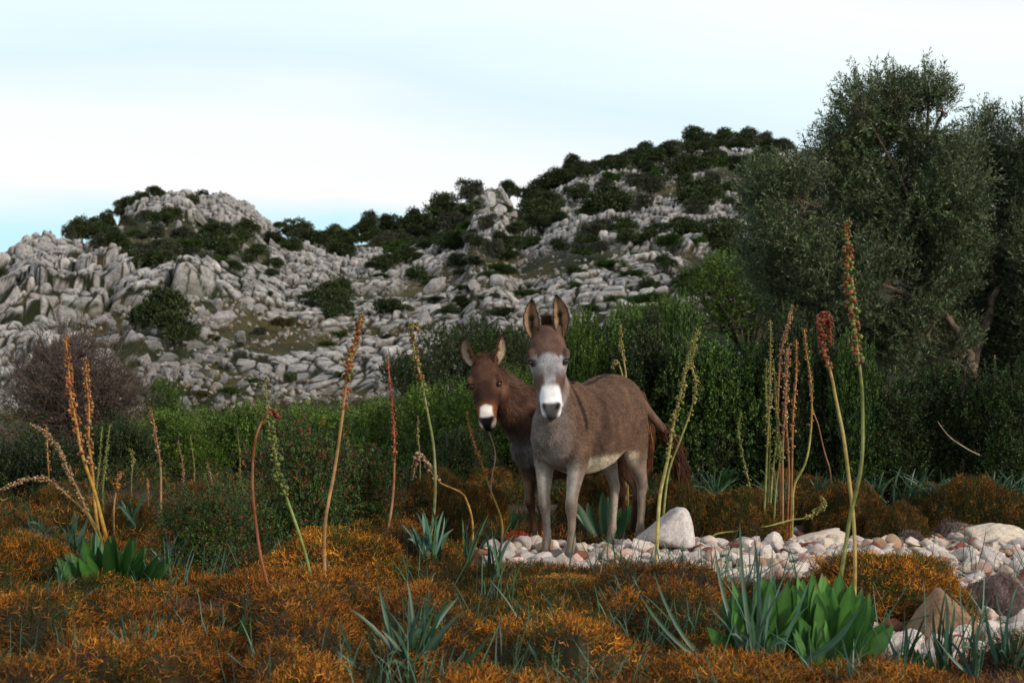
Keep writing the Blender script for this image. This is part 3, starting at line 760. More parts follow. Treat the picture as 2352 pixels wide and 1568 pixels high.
def build_adult():
    Fp = at(1281, 1284, 8.8); Hp = at(1433, 1266, 9.5)
    fw = (Fp-Hp)[:2]; fw = fw/np.linalg.norm(fw)
    org = (Fp+Hp)/2; org = np.array([org[0], org[1], gz(org[0], org[1])])
    d = Donkey(org, fw, .985, at(1257, 751, 8.66), at(1268, 957, 8.50), .95)
    d.neckw = .93; d.eyek = 1.0; d.lidcol = (.05, .035, .03)
    zf = gz(Fp[0], Fp[1]); zh = gz(Hp[0], Hp[1])
    def paint(V, N):
        x, y, z = d.loc(V); a, b, c = d.hloc(V)
        col = np.tile(np.array([.142, .085, .057]), (len(V), 1))*(0.6+.8*n3(V, 11))[:, None]
        col = mixc(col, (.17, .100, .064), sstep(.4, .7, n3(V, 2.2, 4))*.6)
        # chest and front legs greyer
        chest = sstep(.40, .58, x)*(1-sstep(.95, 1.15, z))
        col = mixc(col, (.20, .170, .155), chest*.8)
        col = mixc(col, (.42, .40, .38), sstep(.42, .52, x)*sstep(.60, .68, z)*(1-sstep(.74, .84, z+.16*n3(V, 10)))*(1-sstep(.05, .12, np.abs(y)))*.6)
        leg = 1-sstep(.50, .70, z)
        col = mixc(col, (.235, .185, .150), leg*.9)
        inner = leg*sstep(.2, .7, -np.sign(y)*(N@d.l))
        col = mixc(col, (.42, .36, .29), inner*.7)
        fr = leg*sstep(.15, .3, x)*sstep(.3, .8, N@d.f)*sstep(.3, .5, z)
        col = mixc(col, (.46, .42, .38), fr*.8)
        col = mixc(col, (.10, .075, .06), sstep(.44, .36, np.abs(z-.10)+.3)*.0+(1-sstep(.06, .16, z))*.75)
        col = mixc(col, (.14, .10, .08), np.exp(-((z-.355)/.035)**2)*(x > 0)*.5)
        # pale belly
        belly = (1-sstep(.635, .685, z+.06*(n3(V, 9)-.45)))*sstep(-.36, -.28, x)*(1-sstep(.28, .36, x))*sstep(.48, .5, z)
        col = mixc(col, (.62, .54, .40), belly*.95)
        # cross: spine and shoulder stripe
        sp = (1-sstep(.010, .022, np.abs(y)))*sstep(1.0, 1.04, z)*(x < .34)
        sh = (1-sstep(.008, .022, np.abs(x-.375-.04*(1.05-z))))*sstep(.80, .86, z)*(np.abs(y) < .3)
        col = mixc(col, (.022, .016, .014), np.clip(sp+sh, 0, 1)*.92)
        # head
        w = d.headmask(a, b, c)
        hc = np.tile(np.array([.135, .080, .060]), (len(V), 1))*(0.6+.8*n3(V, 22))[:, None]
        up = sstep(.145, .182, a+.03*(n3(V, 25)-.45)-.05*np.clip(np.abs(b)/.1, 0, 1)**2+.035*(np.abs(b) > .07))
        hc = mixc(hc, (.46, .47, .50), up*.92*(.35+1.0*n3(V, 34)))
        side = np.exp(-((a-.325)/.078)**2)*sstep(.024, .044, np.abs(b))
        hc = mixc(hc, (.105, .058, .042), np.clip(side*1.15, 0, 1)*.95)
        hc = mixc(hc, (.15, .13, .13), np.exp(-((a-.255)/.04)**2-(b/.035)**2)*.65)
        jaw = sstep(-.10, -.17, c)*sstep(.1, .2, a)
        hc = mixc(hc, (.30, .24, .20), jaw*.6)
        wm = sstep(.325, .36, a)*(1-sstep(.040, .060, np.abs(b)-.25*np.clip(a-.34, 0, 1)))
        hc = mixc(hc, (.82, .83, .84), wm)
        nose = sstep(.436, .460, a)*(1-sstep(.034, .054, np.abs(b)+.35*(a-.49)))
        hc = mixc(hc, (.038, .036, .038), nose*.95)
        nr = np.exp(-((a-.463)/.02)**2-((np.abs(b)-.042)/.014)**2)
        hc = mixc(hc, (.02, .018, .018), nr)
        eye = np.exp(-((a-.200)/.020)**2-((np.abs(b)-.096)/.020)**2)*(c > -.09)
        hc = mixc(hc, (.05, .04, .035), eye*.9)
        return col*(1-w[:, None])+hc*w[:, None]
    def fl(V):
        x, y, z = d.loc(V); a, b, c = d.hloc(V)
        l = .020+0*x
        l = np.where(z < .6, .011, l)
        hd = d.headmask(a, b, c) > .5
        l = np.where(hd, np.where(a > .34, .004, .014-.02*np.clip(a-.1, 0, .4)), l)
        ey = np.exp(-((a-.20)/.03)**2-((np.abs(b)-.096)/.03)**2)
        return l*(1-ey)
    off = {'fl': (0, 0, (zf-org[2])), 'fr': (-.02, .0, (zf-org[2])), 'hl': (-.01, 0, zh-org[2]), 'hr': (.045, .0, zh-org[2])}
    d.finish('adult grey-brown donkey with white face and muzzle, facing the camera on the stones', paint, fl, 150000, off, 3)
    cols = [(.36, .24, .14), (.025, .016, .012), (.035, .02, .014), (.16, .10, .07)]
    for b, bu, bv, tu, tv in ((-1, 1228, 776, 1222, 687), (1, 1288, 773, 1277, 675)):
        B = at(bu, bv, 8.70)-d.o; T_ = at(tu, tv, 8.72)-d.o
        d.ear('ear', B, T_, b, .050, (b*.12, -1, .1), cols, M['coat'])
    # mane: forelock tuft and upright neck mane
    pth = [d.H(-.02, 0, -.07), d.H(-.03, 0, -.14), d.H(-.0, 0, -.2)*.8+d.L(.36, 0, 1.1)*.2, d.L(.38, 0, 1.11)]
    g = Geo()
    r = np.random.default_rng(7)
    P = catmull(pth, 14)
    n = 2600; i = r.integers(0, len(P), n); p = P[i]+d.S*r.normal(size=(n, 1))*.011-d.z*.02
    D = nrm(d.z*1.0+d.S*r.normal(size=(n, 1))*.22-d.f*.1+.12*r.normal(size=(n, 3))); Lh = r.uniform(.05, .095, n)[:, None]*np.where(i < 22, 1.35, .8)[:, None]
    S_ = nrm(np.cross(D, randdir(n, r)))*.0016
    g.add(np.stack([p-S_, p+S_, p+D*Lh], 1).reshape(-1, 3), None, np.arange(3*n).reshape(n, 3), np.repeat(pickcol(n, [(.05, .025, .015), (.10, .045, .025), (.03, .018, .012)], r=r), 3, 0))
    obj('mane', g.mesh('mane', [M['coat']], False), d.root)
    # tail swung out to the right
    pp = [at(1462, 915, 9.82), at(1479, 935, 9.86), at(1499, 958, 9.9), at(1522, 985, 9.95), at(1540, 1012, 9.98), at(1552, 1045, 10.0)]
    pp = [q-d.o for q in pp]
    g = Geo(); tube(g, catmull(pp, 4), np.interp(np.arange(21)/20, [0, .3, .7, 1], [.045, .034, .024, .012]), 12, (.14, .085, .06))
    t2 = tuft(pp[:4], .03, 1600, .05, [(.16, .10, .07), (.12, .07, .05)], .25, 4, dr=.1)
    g.add(np.concatenate(t2.V), np.concatenate(t2.Q), np.concatenate(t2.T), np.concatenate(t2.Cc))
    t3 = tuft([pp[3], pp[4], pp[5], at(1560, 1072, 10.0)-d.o], .05, 2600, .17, [(.09, .04, .022), (.13, .055, .03), (.05, .025, .016)], .28, 5, dr=.5)
    g.add(np.concatenate(t3.V), np.concatenate(t3.Q), np.concatenate(t3.T), np.concatenate(t3.Cc))
    obj('tail', g.mesh('tail', [M['coat']]), d.root)
    return d

def build_brown():
    Fp = at(1216, 1250, 9.85); Hp = at(1440, 1236, 10.3)
    fw = (Fp-Hp)[:2]; fw = fw/np.linalg.norm(fw)
    org = (Fp+Hp)/2; org = np.array([org[0], org[1], gz(org[0], org[1])])
    d = Donkey(org, fw, .89, at(1109, 822, 9.50), at(1118, 981, 9.33), 1.03, Ndir=(-.12, -1, .1))
    d.neckw = 1.22; d.eyek = 1.0; d.lidcol = (.05, .025, .018)
    zf = gz(Fp[0], Fp[1]); zh = gz(Hp[0], Hp[1])
    def paint(V, N):
        x, y, z = d.loc(V); a, b, c = d.hloc(V)
        col = np.tile(np.array([.062, .027, .017]), (len(V), 1))*(0.4+1.1*n3(V, 12))[:, None]
        col = mixc(col, (.14, .080, .052), sstep(.92, 1.05, z)*sstep(.4, .6, n3(V, 6, 3)+.1)*.8)
        col = mixc(col, (.155, .145, .14), sstep(.44, .56, x)*(1-sstep(.82, 1.0, z))*.75)
        leg = 1-sstep(.50, .66, z)
        col = mixc(col, (.075, .036, .022), leg*.7)
        inner = leg*sstep(.0, .6, N@d.f)*sstep(.3, .42, z)
        col = mixc(col, (.24, .15, .09), inner*.8)
        col = mixc(col, (.035, .02, .015), (1-sstep(.08, .2, z))*.8)
        sp = (1-sstep(.014, .03, np.abs(y)))*sstep(1.0, 1.04, z)*(x < .34)
        sh = (1-sstep(.018, .035, np.abs(x-.36)))*sstep(.78, .86, z)
        col = mixc(col, (.012, .008, .007), np.clip(sp+sh, 0, 1)*.92)
        w = d.headmask(a, b, c)
        hc = np.tile(np.array([.098, .048, .031]), (len(V), 1))*(0.5+.95*n3(V, 24))[:, None]
        hc = mixc(hc, (.042, .020, .015), sstep(.16, .24, a)*.9)
        ring = np.exp(-((a-.205)/.045)**2-((np.abs(b)-.105)/.035)**2)
        hc = mixc(hc, (.26, .12, .06), ring*.7)
        rust = .8*np.exp(-((a-.36)/.03)**2)*(1-sstep(.04, .09, np.abs(b)))
        rust = np.maximum(rust, sstep(.3, .38, a)*(1-sstep(.055, .085, np.abs(b))))
        hc = mixc(hc, (.24, .075, .022), rust*.85)
        wm = sstep(.355, .375, a+.35*np.abs(b)*-1+.012)*(1-sstep(.036, .052, np.abs(b)-.1*np.clip(a-.4, 0, 1)))
        hc = mixc(hc, (.80, .74, .68), wm)
        chin = sstep(.44, .47, a)*sstep(.035, .055, np.abs(b))
        hc = mixc(hc, (.55, .42, .34), chin*.8)
        nose = sstep(.440, .462, a)*(1-sstep(.036, .054, np.abs(b)+.4*(a-.48)))
        hc = mixc(hc, (.006, .005, .006), nose)
        nr = np.exp(-((a-.463)/.022)**2-((np.abs(b)-.042)/.015)**2)
        hc = mixc(hc, (.01, .009, .009), nr)
        eye = np.exp(-((a-.200)/.017)**2-((np.abs(b)-.096)/.018)**2)*(c > -.09)
        hc = mixc(hc, (.008, .006, .006), np.clip(eye*1.3, 0, 1)*.95)
        return col*(1-w[:, None])+hc*w[:, None]
    def fl(V):
        x, y, z = d.loc(V); a, b, c = d.hloc(V)
        l = .046+0*x
        l = np.where(z < .55, .013, l)
        hd = d.headmask(a, b, c) > .5
        l = np.where(hd, np.where(a > .34, .004, .015-.02*np.clip(a-.1, 0, .4)), l)
        ey = np.exp(-((a-.20)/.03)**2-((np.abs(b)-.096)/.03)**2)
        return l*(1-ey)
    off = {'fl': (-.0, 0, zf-org[2]), 'fr': (-.02, .05, zf-org[2]), 'hl': (0.0, 0, zh-org[2]), 'hr': (.0, .0, zh-org[2])}
    d.finish('shaggy dark brown young donkey with white muzzle, standing behind the grey one', paint, fl, 150000, off, 9)
    cols = [(.52, .42, .30), (.10, .045, .025), (.035, .012, .008), (.10, .035, .018)]
    for b, bu, bv, tu, tv, nd in ((-1, 1086, 838, 1066, 774, (-.75, -1, .1)), (1, 1136, 838, 1154, 768, (.95, -1, .0))):
        B = at(bu, bv, 9.53)-d.o; T_ = at(tu, tv, 9.56)-d.o
        d.ear('ear', B, T_, b, .046, nd, cols, M['coat'])
    g = Geo(); r = np.random.default_rng(17)
    P = catmull([d.H(.02, 0, -.03), d.H(-.03, 0, -.12), d.H(-.0, 0, -.2)*.7+d.L(.36, 0, 1.12)*.3, d.L(.36, 0, 1.11)], 14)
    n = 3600; i = r.integers(0, len(P), n); p = P[i]+d.S*r.normal(size=(n, 1))*.02-d.z*.015
    D = nrm(d.z*.8+d.S*(r.normal(size=(n, 1))*.35+.15)-d.f*.25+.2*r.normal(size=(n, 3))); Lh = r.uniform(.04, .085, n)[:, None]
    S_ = nrm(np.cross(D, randdir(n, r)))*.0014
    g.add(np.stack([p-S_, p+S_, p+D*Lh], 1).reshape(-1, 3), None, np.arange(3*n).reshape(n, 3), np.repeat(pickcol(n, [(.13, .07, .045), (.09, .042, .025), (.18, .11, .07)], r=r), 3, 0))
    obj('mane', g.mesh('mane', [M['coat']], False), d.root)
    pp = [at(1470, 905, 10.5), at(1480, 935, 10.52), at(1485, 980, 10.5), at(1484, 1030, 10.46)]
    pp = [q-d.o for q in pp]
    g = tuft(pp, .055, 4200, .22, [(.20, .075, .03), (.13, .045, .02), (.07, .03, .018), (.28, .12, .05)], .12, 6, dr=1.2, taper=(.6, 1.))
    tube(g, catmull(pp, 4), np.interp(np.arange(13)/12, [0, .5, 1], [.04, .03, .012]), 10, (.09, .04, .022))
    obj('tail', g.mesh('tail', [M['coat']]), d.root)
    return d
# ------------------------------------------------------------ near ground: cushions of thorny spurge, stones
def inpoly(u, v, poly):
    P = np.array(poly, float); ins = np.zeros(u.shape, bool)
    j = len(P)-1
    for i in range(len(P)):
        (xi, yi), (xj, yj) = P[i], P[j]
        c = ((yi > v) != (yj > v)) & (u < (xj-xi)*(v-yi)/(yj-yi+1e-9)+xi)
        ins ^= c; j = i
    return ins
PATH = [(1075, 1268), (1150, 1248), (1300, 1246), (1480, 1238), (1600, 1222), (1700, 1205), (1900, 1196), (2100, 1192), (2500, 1165), (3200, 1150), (3200, 1555), (2300, 1552), (1960, 1572), (1930, 1520), (1960, 1460), (1990, 1405), (1840, 1350), (1660, 1340), (1480, 1302), (1330, 1306), (1150, 1318)]
def to_uv(x, y, z=0): return CX+x/y*F, CY+(CZ-z)/y*F
def stony(x, y):
    u, v = to_uv(x, y)
    return inpoly(u+25*(vnoise(x*3, y*3, 2)-.5), v+14*(vnoise(x*4+5, y*4, 4)-.5), PATH)
def carpet_h(x, y):
    """height of the spurge carpet over the ground (0 where there is none)"""
    w = .35*vnoise(x*1.5, y*1.5, 6)
    a1, a2, i1 = voro(x/.62+w, y/.75+w, 8)
    b1, b2, i2 = voro(x/.27, y/.3, 9)
    h = .04+(.06+.17*i1)*sstep(0, .45, a2-a1)+.06*sstep(0, .4, b2-b1)*(.3+.7*i2)+.05*(fbm(x*2.2, y*2.2, 3, 14)-.4)
    h = h*(1-.85*np.exp(-((x+1.55)/.5)**2-((y-7.75)/.45)**2))
    u, v = to_uv(x, y)
    # distance to the stone area, by blurred sampling
    s = 0
    for dx, dy in ((0, 0), (.1, 0), (-.1, 0), (0, .13), (0, -.13), (.18, .1), (-.18, -.1), (.15, -.15), (-.15, .15)):
        s = s+stony(x+dx, y+dy)/9.
    edge = 1-sstep(.12, .55, s)
    return h*edge*(1-.74*sstep(6.9, 7.7, y)*sstep(-.6, -.3, x))-.06*(1-edge)
ORANGE = [(.40, .125, .010), (.54, .200, .016), (.17, .046, .007), (.62, .28, .030), (.08, .026, .006)]
OGREEN = [(.050, .068, 0.0084), (.038, .058, 0.0072), (.08, .085, 0.0108), (.022, .036, 0.0054)]
def forks(g, P, N, size, col, r, width=.0019):
    """little zigzag thorn forks: stem, two arms, four tips"""
    n = len(P)
    size = np.broadcast_to(size, (n,))[:, None]
    D = nrm(N+.55*randdir(n, r))
    def seg(a, b, w):
        s = nrm(np.cross(b-a, randdir(n, r)))*w*.5
        g.add(np.stack([a-s, a+s, b+s*.7, b-s*.7], 1).reshape(-1, 3), np.arange(4*n).reshape(n, 4), None, np.repeat(col, 4, 0))
    m = P+D*size*.45
    seg(P, m, width*1.15)
    S = nrm(np.cross(D, randdir(n, r)))
    for sg in (-1, 1):
        e = nrm(D*.55+S*sg+.25*randdir(n, r)); q = m+e*size*.42
        seg(m, q, width)
        e2 = nrm(D+S*sg*.15+.5*randdir(n, r)); seg(q, q+e2*size*.38, width*.8)
        if sg > 0:
            e3 = nrm(e+.9*randdir(n, r)); seg(q, q+e3*size*.30, width*.8)
def build_carpet():
    r = np.random.default_rng(21)
    # leafy dark body of the carpet
    xs = np.arange(-5, 5, .035); ys = np.arange(3.55, 9.0, .035)
    X, Y = np.meshgrid(xs, ys); Z = near_z(X, Y)+carpet_h(X, Y)-.022
    k = fbm(X*2.5, Y*2.5, 3, 40)[..., None]
    col = np.array([.030, .015, .005])*(1-k)+np.array([.016, .022, .006])*k*1.2
    g = Geo()
    rr, cc = X.shape
    i = np.arange(rr-1)[:, None]*cc; j = np.arange(cc-1)[None]
    g.add(np.stack([X, Y, Z], -1).reshape(-1, 3), np.stack([i+j, i+j+1, i+cc+j+1, i+cc+j], -1).reshape(-1, 4), None, col.reshape(-1, 3))
    n = 200000
    y = 3.6+5.4*r.random(n)**.85; x = (r.random(n)*2-1)*(.40*y+.55)
    hh = carpet_h(x, y); keep = hh > .02; x, y, hh = x[keep], y[keep], hh[keep]
    e = .03
    gx = (carpet_h(x+e, y)-hh)/e; gy = (carpet_h(x, y+e)-hh)/e
    N = nrm(np.stack([-gx, -gy, np.ones_like(gx)], -1))
    dep = r.random(len(x))
    P = np.stack([x, y, near_z(x, y)+hh-.004-.03*dep], -1)
    patch = fbm(x*1.3+4, y*1.3, 3, 50)
    pg = sstep(.40, .56, patch)*.5+.24
    isg = r.random(len(x)) < pg
    col = np.where(isg[:, None], pickcol(len(x), OGREEN, jit=.3, r=r), pickcol(len(x), ORANGE, [3.4, 3.4, 3, 1.5, 2.6], jit=.3, r=r))
    dry = (fbm(x*1.1+9, y*1.1+3, 2, 60) > .55) & (r.random(len(x)) < .5)
    col = np.where(dry[:, None], np.array([.17, .10, .075])*(.7+.6*r.random((len(x), 1))), col)
    col = col*(.36+1.15*fbm(x*4, y*4, 3, 70))[:, None]*(.55+.8*fbm(x*.9, y*.9, 2, 71))[:, None]
    forks(g, P, N, r.uniform(.032, .060, len(x)), col, r, .0025)
    # tiny leaves between the thorns
    m = 90000; q = r.integers(0, len(x), m)
    leaf_quads(g, P[q]+.012*r.normal(size=(m, 3)), N[q]+.9*randdir(m, r), r.uniform(.008, .016, m), .005, pickcol(m, OGREEN, jit=.3, r=r), r)
    tag(obj('thorn_carpet', g.mesh('thorn_carpet', [M['twig']], False)), 'orange and dark green thorny spurge carpet covering the foreground', 'ground cover', kind='stuff')
    # rougher cover behind the donkeys
    g = Geo()
    n = 95000; y = 9.0+19*r.random(n)**1.5; x = (r.random(n)*2-1)*(.42*y+.9)
    ok = ~stony(x, y); x, y = x[ok], y[ok]
    w = .4*vnoise(x, y, 6); a1, a2, i1 = voro(x/.9+w, y/1.0+w, 18)
    hh = (.04+.26*i1)*sstep(0, .5, a2-a1)*sstep(9, 10.3, y)
    P = np.stack([x, y, ground_z(x, y)+hh*r.random(len(x))**.4], -1)
    col = np.where((r.random(len(x)) < .5+.45*sstep(10.5, 14, y))[:, None], pickcol(len(x), [(.03, .045, .010), (.04, .060, .012), (.02, .03, .008)], r=r), pickcol(len(x), ORANGE, r=r)*.5)
    forks(g, P, np.tile([0, -.25, 1.], (len(x), 1)), r.uniform(.05, .09, len(x)), col, r, .006)
    tag(obj('undergrowth', g.mesh('undergrowth', [M['twig']], False)), 'low orange and green scrub covering the flat ground behind the donkeys', 'undergrowth', kind='stuff')

CUSH = []
def cushion_set():
    for s in range(4):
        r = np.random.default_rng(60+s); g = Geo()
        V, T = ico(4); D = V.copy()
        lob = np.array([mnoise.fractal(Vector(x*1.4)+Vector((s*5., 0, 0)), 1, 2, 3) for x in D])
        rad = 1+.22*lob
        K = np.array([1, 1, .78])
        keep = D[:, 2] > -.35
        c0 = np.array([.04, .028, .008])*(.8+.4*r.random((len(V), 1)))
        g.add(D*(rad*.93)[:, None]*K, None, T[keep[T].all(1)], c0)
        n = 11000
        d = randdir(n, r); d[:, 2] = np.abs(d[:, 2])*1.05-.05; d = nrm(d)
        lb = np.array([mnoise.fractal(Vector(x*1.4)+Vector((s*5., 0, 0)), 1, 2, 3) for x in d]); lump = np.array([mnoise.noise(Vector(x*6)+Vector((s, 0, 0))) for x in d])
        q = (1+.22*lb)*(.90+.10*r.random(n)+.05*lump)
        isg = r.random(n) < (.28+.4*(np.array([mnoise.noise(Vector(x*2.5)+Vector((9, s, 0))) for x in d]) > .1))
        col = np.where(isg[:, None], pickcol(n, OGREEN, jit=.3, r=r), pickcol(n, ORANGE, jit=.25, r=r))*(1+.35*lump[:, None])
        forks(g, d*q[:, None]*K, d*np.array([1, 1, 1.3]), r.uniform(.06, .12, n), col, r, .0055)
        m = 5000; d2 = d[r.integers(0, n, m)]
        leaf_quads(g, d2*(.95+.06*r.random((m, 1)))*K, d2+randdir(m, r), .035, .018, pickcol(m, OGREEN, jit=.3, r=r), r)
        CUSH.append(g.mesh('spurge_cushion', [M['twig']], False))
def build_cushions():
    cushion_set()
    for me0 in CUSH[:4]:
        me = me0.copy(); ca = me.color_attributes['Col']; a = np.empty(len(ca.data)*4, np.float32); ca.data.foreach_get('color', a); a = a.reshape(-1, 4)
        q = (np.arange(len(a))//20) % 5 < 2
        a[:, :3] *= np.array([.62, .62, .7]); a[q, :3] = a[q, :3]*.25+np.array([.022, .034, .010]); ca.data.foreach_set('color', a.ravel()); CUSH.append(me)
    r = np.random.default_rng(4)
    # u, v of the foot, half width px, height px, depth, label
    L_ = [(790, 1385, 185, 150, 7.7, 'domed orange thorny cushion shrub in front of the dark lentisk bush, left of centre'),
          (2035, 1425, 205, 165, 6.9, 'largest orange-green thorny cushion shrub, right behind the broad green squill leaves'),
          (2290, 1395, 80, 90, 7.0, 'greyish purple dried cushion shrub at the right edge of the stones'),
          (1600, 1390, 150, 62, 7.4, 'orange thorny cushion at the foot of the stones below the big pale rock'),
          (1270, 1385, 200, 52, 7.5, 'wide low orange cushion directly in front of the grey donkey hooves'),
          (70, 1400, 130, 150, 7.6, 'orange thorny cushion left of the leafy squill clump at the left edge'),
          (60, 1265, 90, 95, 9.2, 'small rusty cushion beside the arching squill stalks at the far left'),
          (450, 1195, 90, 90, 10.4, 'rusty cushion shrub behind the dark lentisk bush'),
          (300, 1215, 80, 80, 10.2, 'rusty cushion shrub behind the leafy squill clump'),
          (1080, 1225, 110, 120, 9.6, 'orange cushion shrub left of the brown donkey legs'),
          (1010, 1150, 80, 80, 11.5, 'orange cushion under the bent cream squill head'),
          (1560, 1218, 75, 120, 10.0, 'orange cushion behind the big pale rock'),
          (1690, 1212, 110, 90, 10.0, 'rounded dark orange cushion between the big pale rock and the squill cluster'),
          (1950, 1192, 120, 90, 10.6, 'orange cushion behind the pale stones right of the squill cluster'),
          (2060, 1205, 70, 60, 10.1, 'bright orange little cushion standing at the rear edge of the stones'),
          (2250, 1205, 140, 115, 10.6, 'broad dark green and orange cushion at the right edge behind the stones'),
          (1820, 1160, 100, 80, 11.6, 'orange cushion seen between the stems of the squill cluster'),
          (1360, 1195, 90, 110, 10.9, 'orange cushion seen between the legs of the grey donkey'),
          (1510, 1175, 90, 90, 11.4, 'orange cushion right of the donkey tails'),
          (650, 1170, 90, 70, 11.5, 'orange cushion behind the red-stemmed squill stalk'),
          (130, 1180, 90, 70, 11, 'orange cushion at the left behind the arching squill heads'),
          (1120, 1130, 80, 60, 13, 'far orange cushion behind the brown donkey chest'),
          (1340, 1150, 90, 60, 13, 'far orange cushion behind the adult donkey belly'),
          (2140, 1165, 90, 60, 12, 'far orange cushion among blue-green grass at the right')]
    for i, (u, v, hw, h, Y, lab) in enumerate(L_):
        p = at(u, v, Y); R = hw/F*Y; z0 = gz(p[0], Y); H = max(h/F*Y, CZ-(v-h-CY)/F*Y-z0)/.84
        z = gz(p[0], Y)
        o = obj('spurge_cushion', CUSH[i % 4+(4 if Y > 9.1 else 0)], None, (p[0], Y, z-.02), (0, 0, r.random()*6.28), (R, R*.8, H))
        if 'purple' in lab:
            me = CUSH[i % 4].copy(); ca = me.color_attributes['Col']; a = np.empty(len(ca.data)*4, np.float32); ca.data.foreach_get('color', a); a = a.reshape(-1, 4)
            a[:, :3] = np.array([.22, .16, .15])*(.6+a[:, :1]*2.2); ca.data.foreach_set('color', a.ravel()); o.data = me; o.name = 'dried_cushion'
        tag(o, lab, 'cushion shrub', 'thorny cushion shrubs')

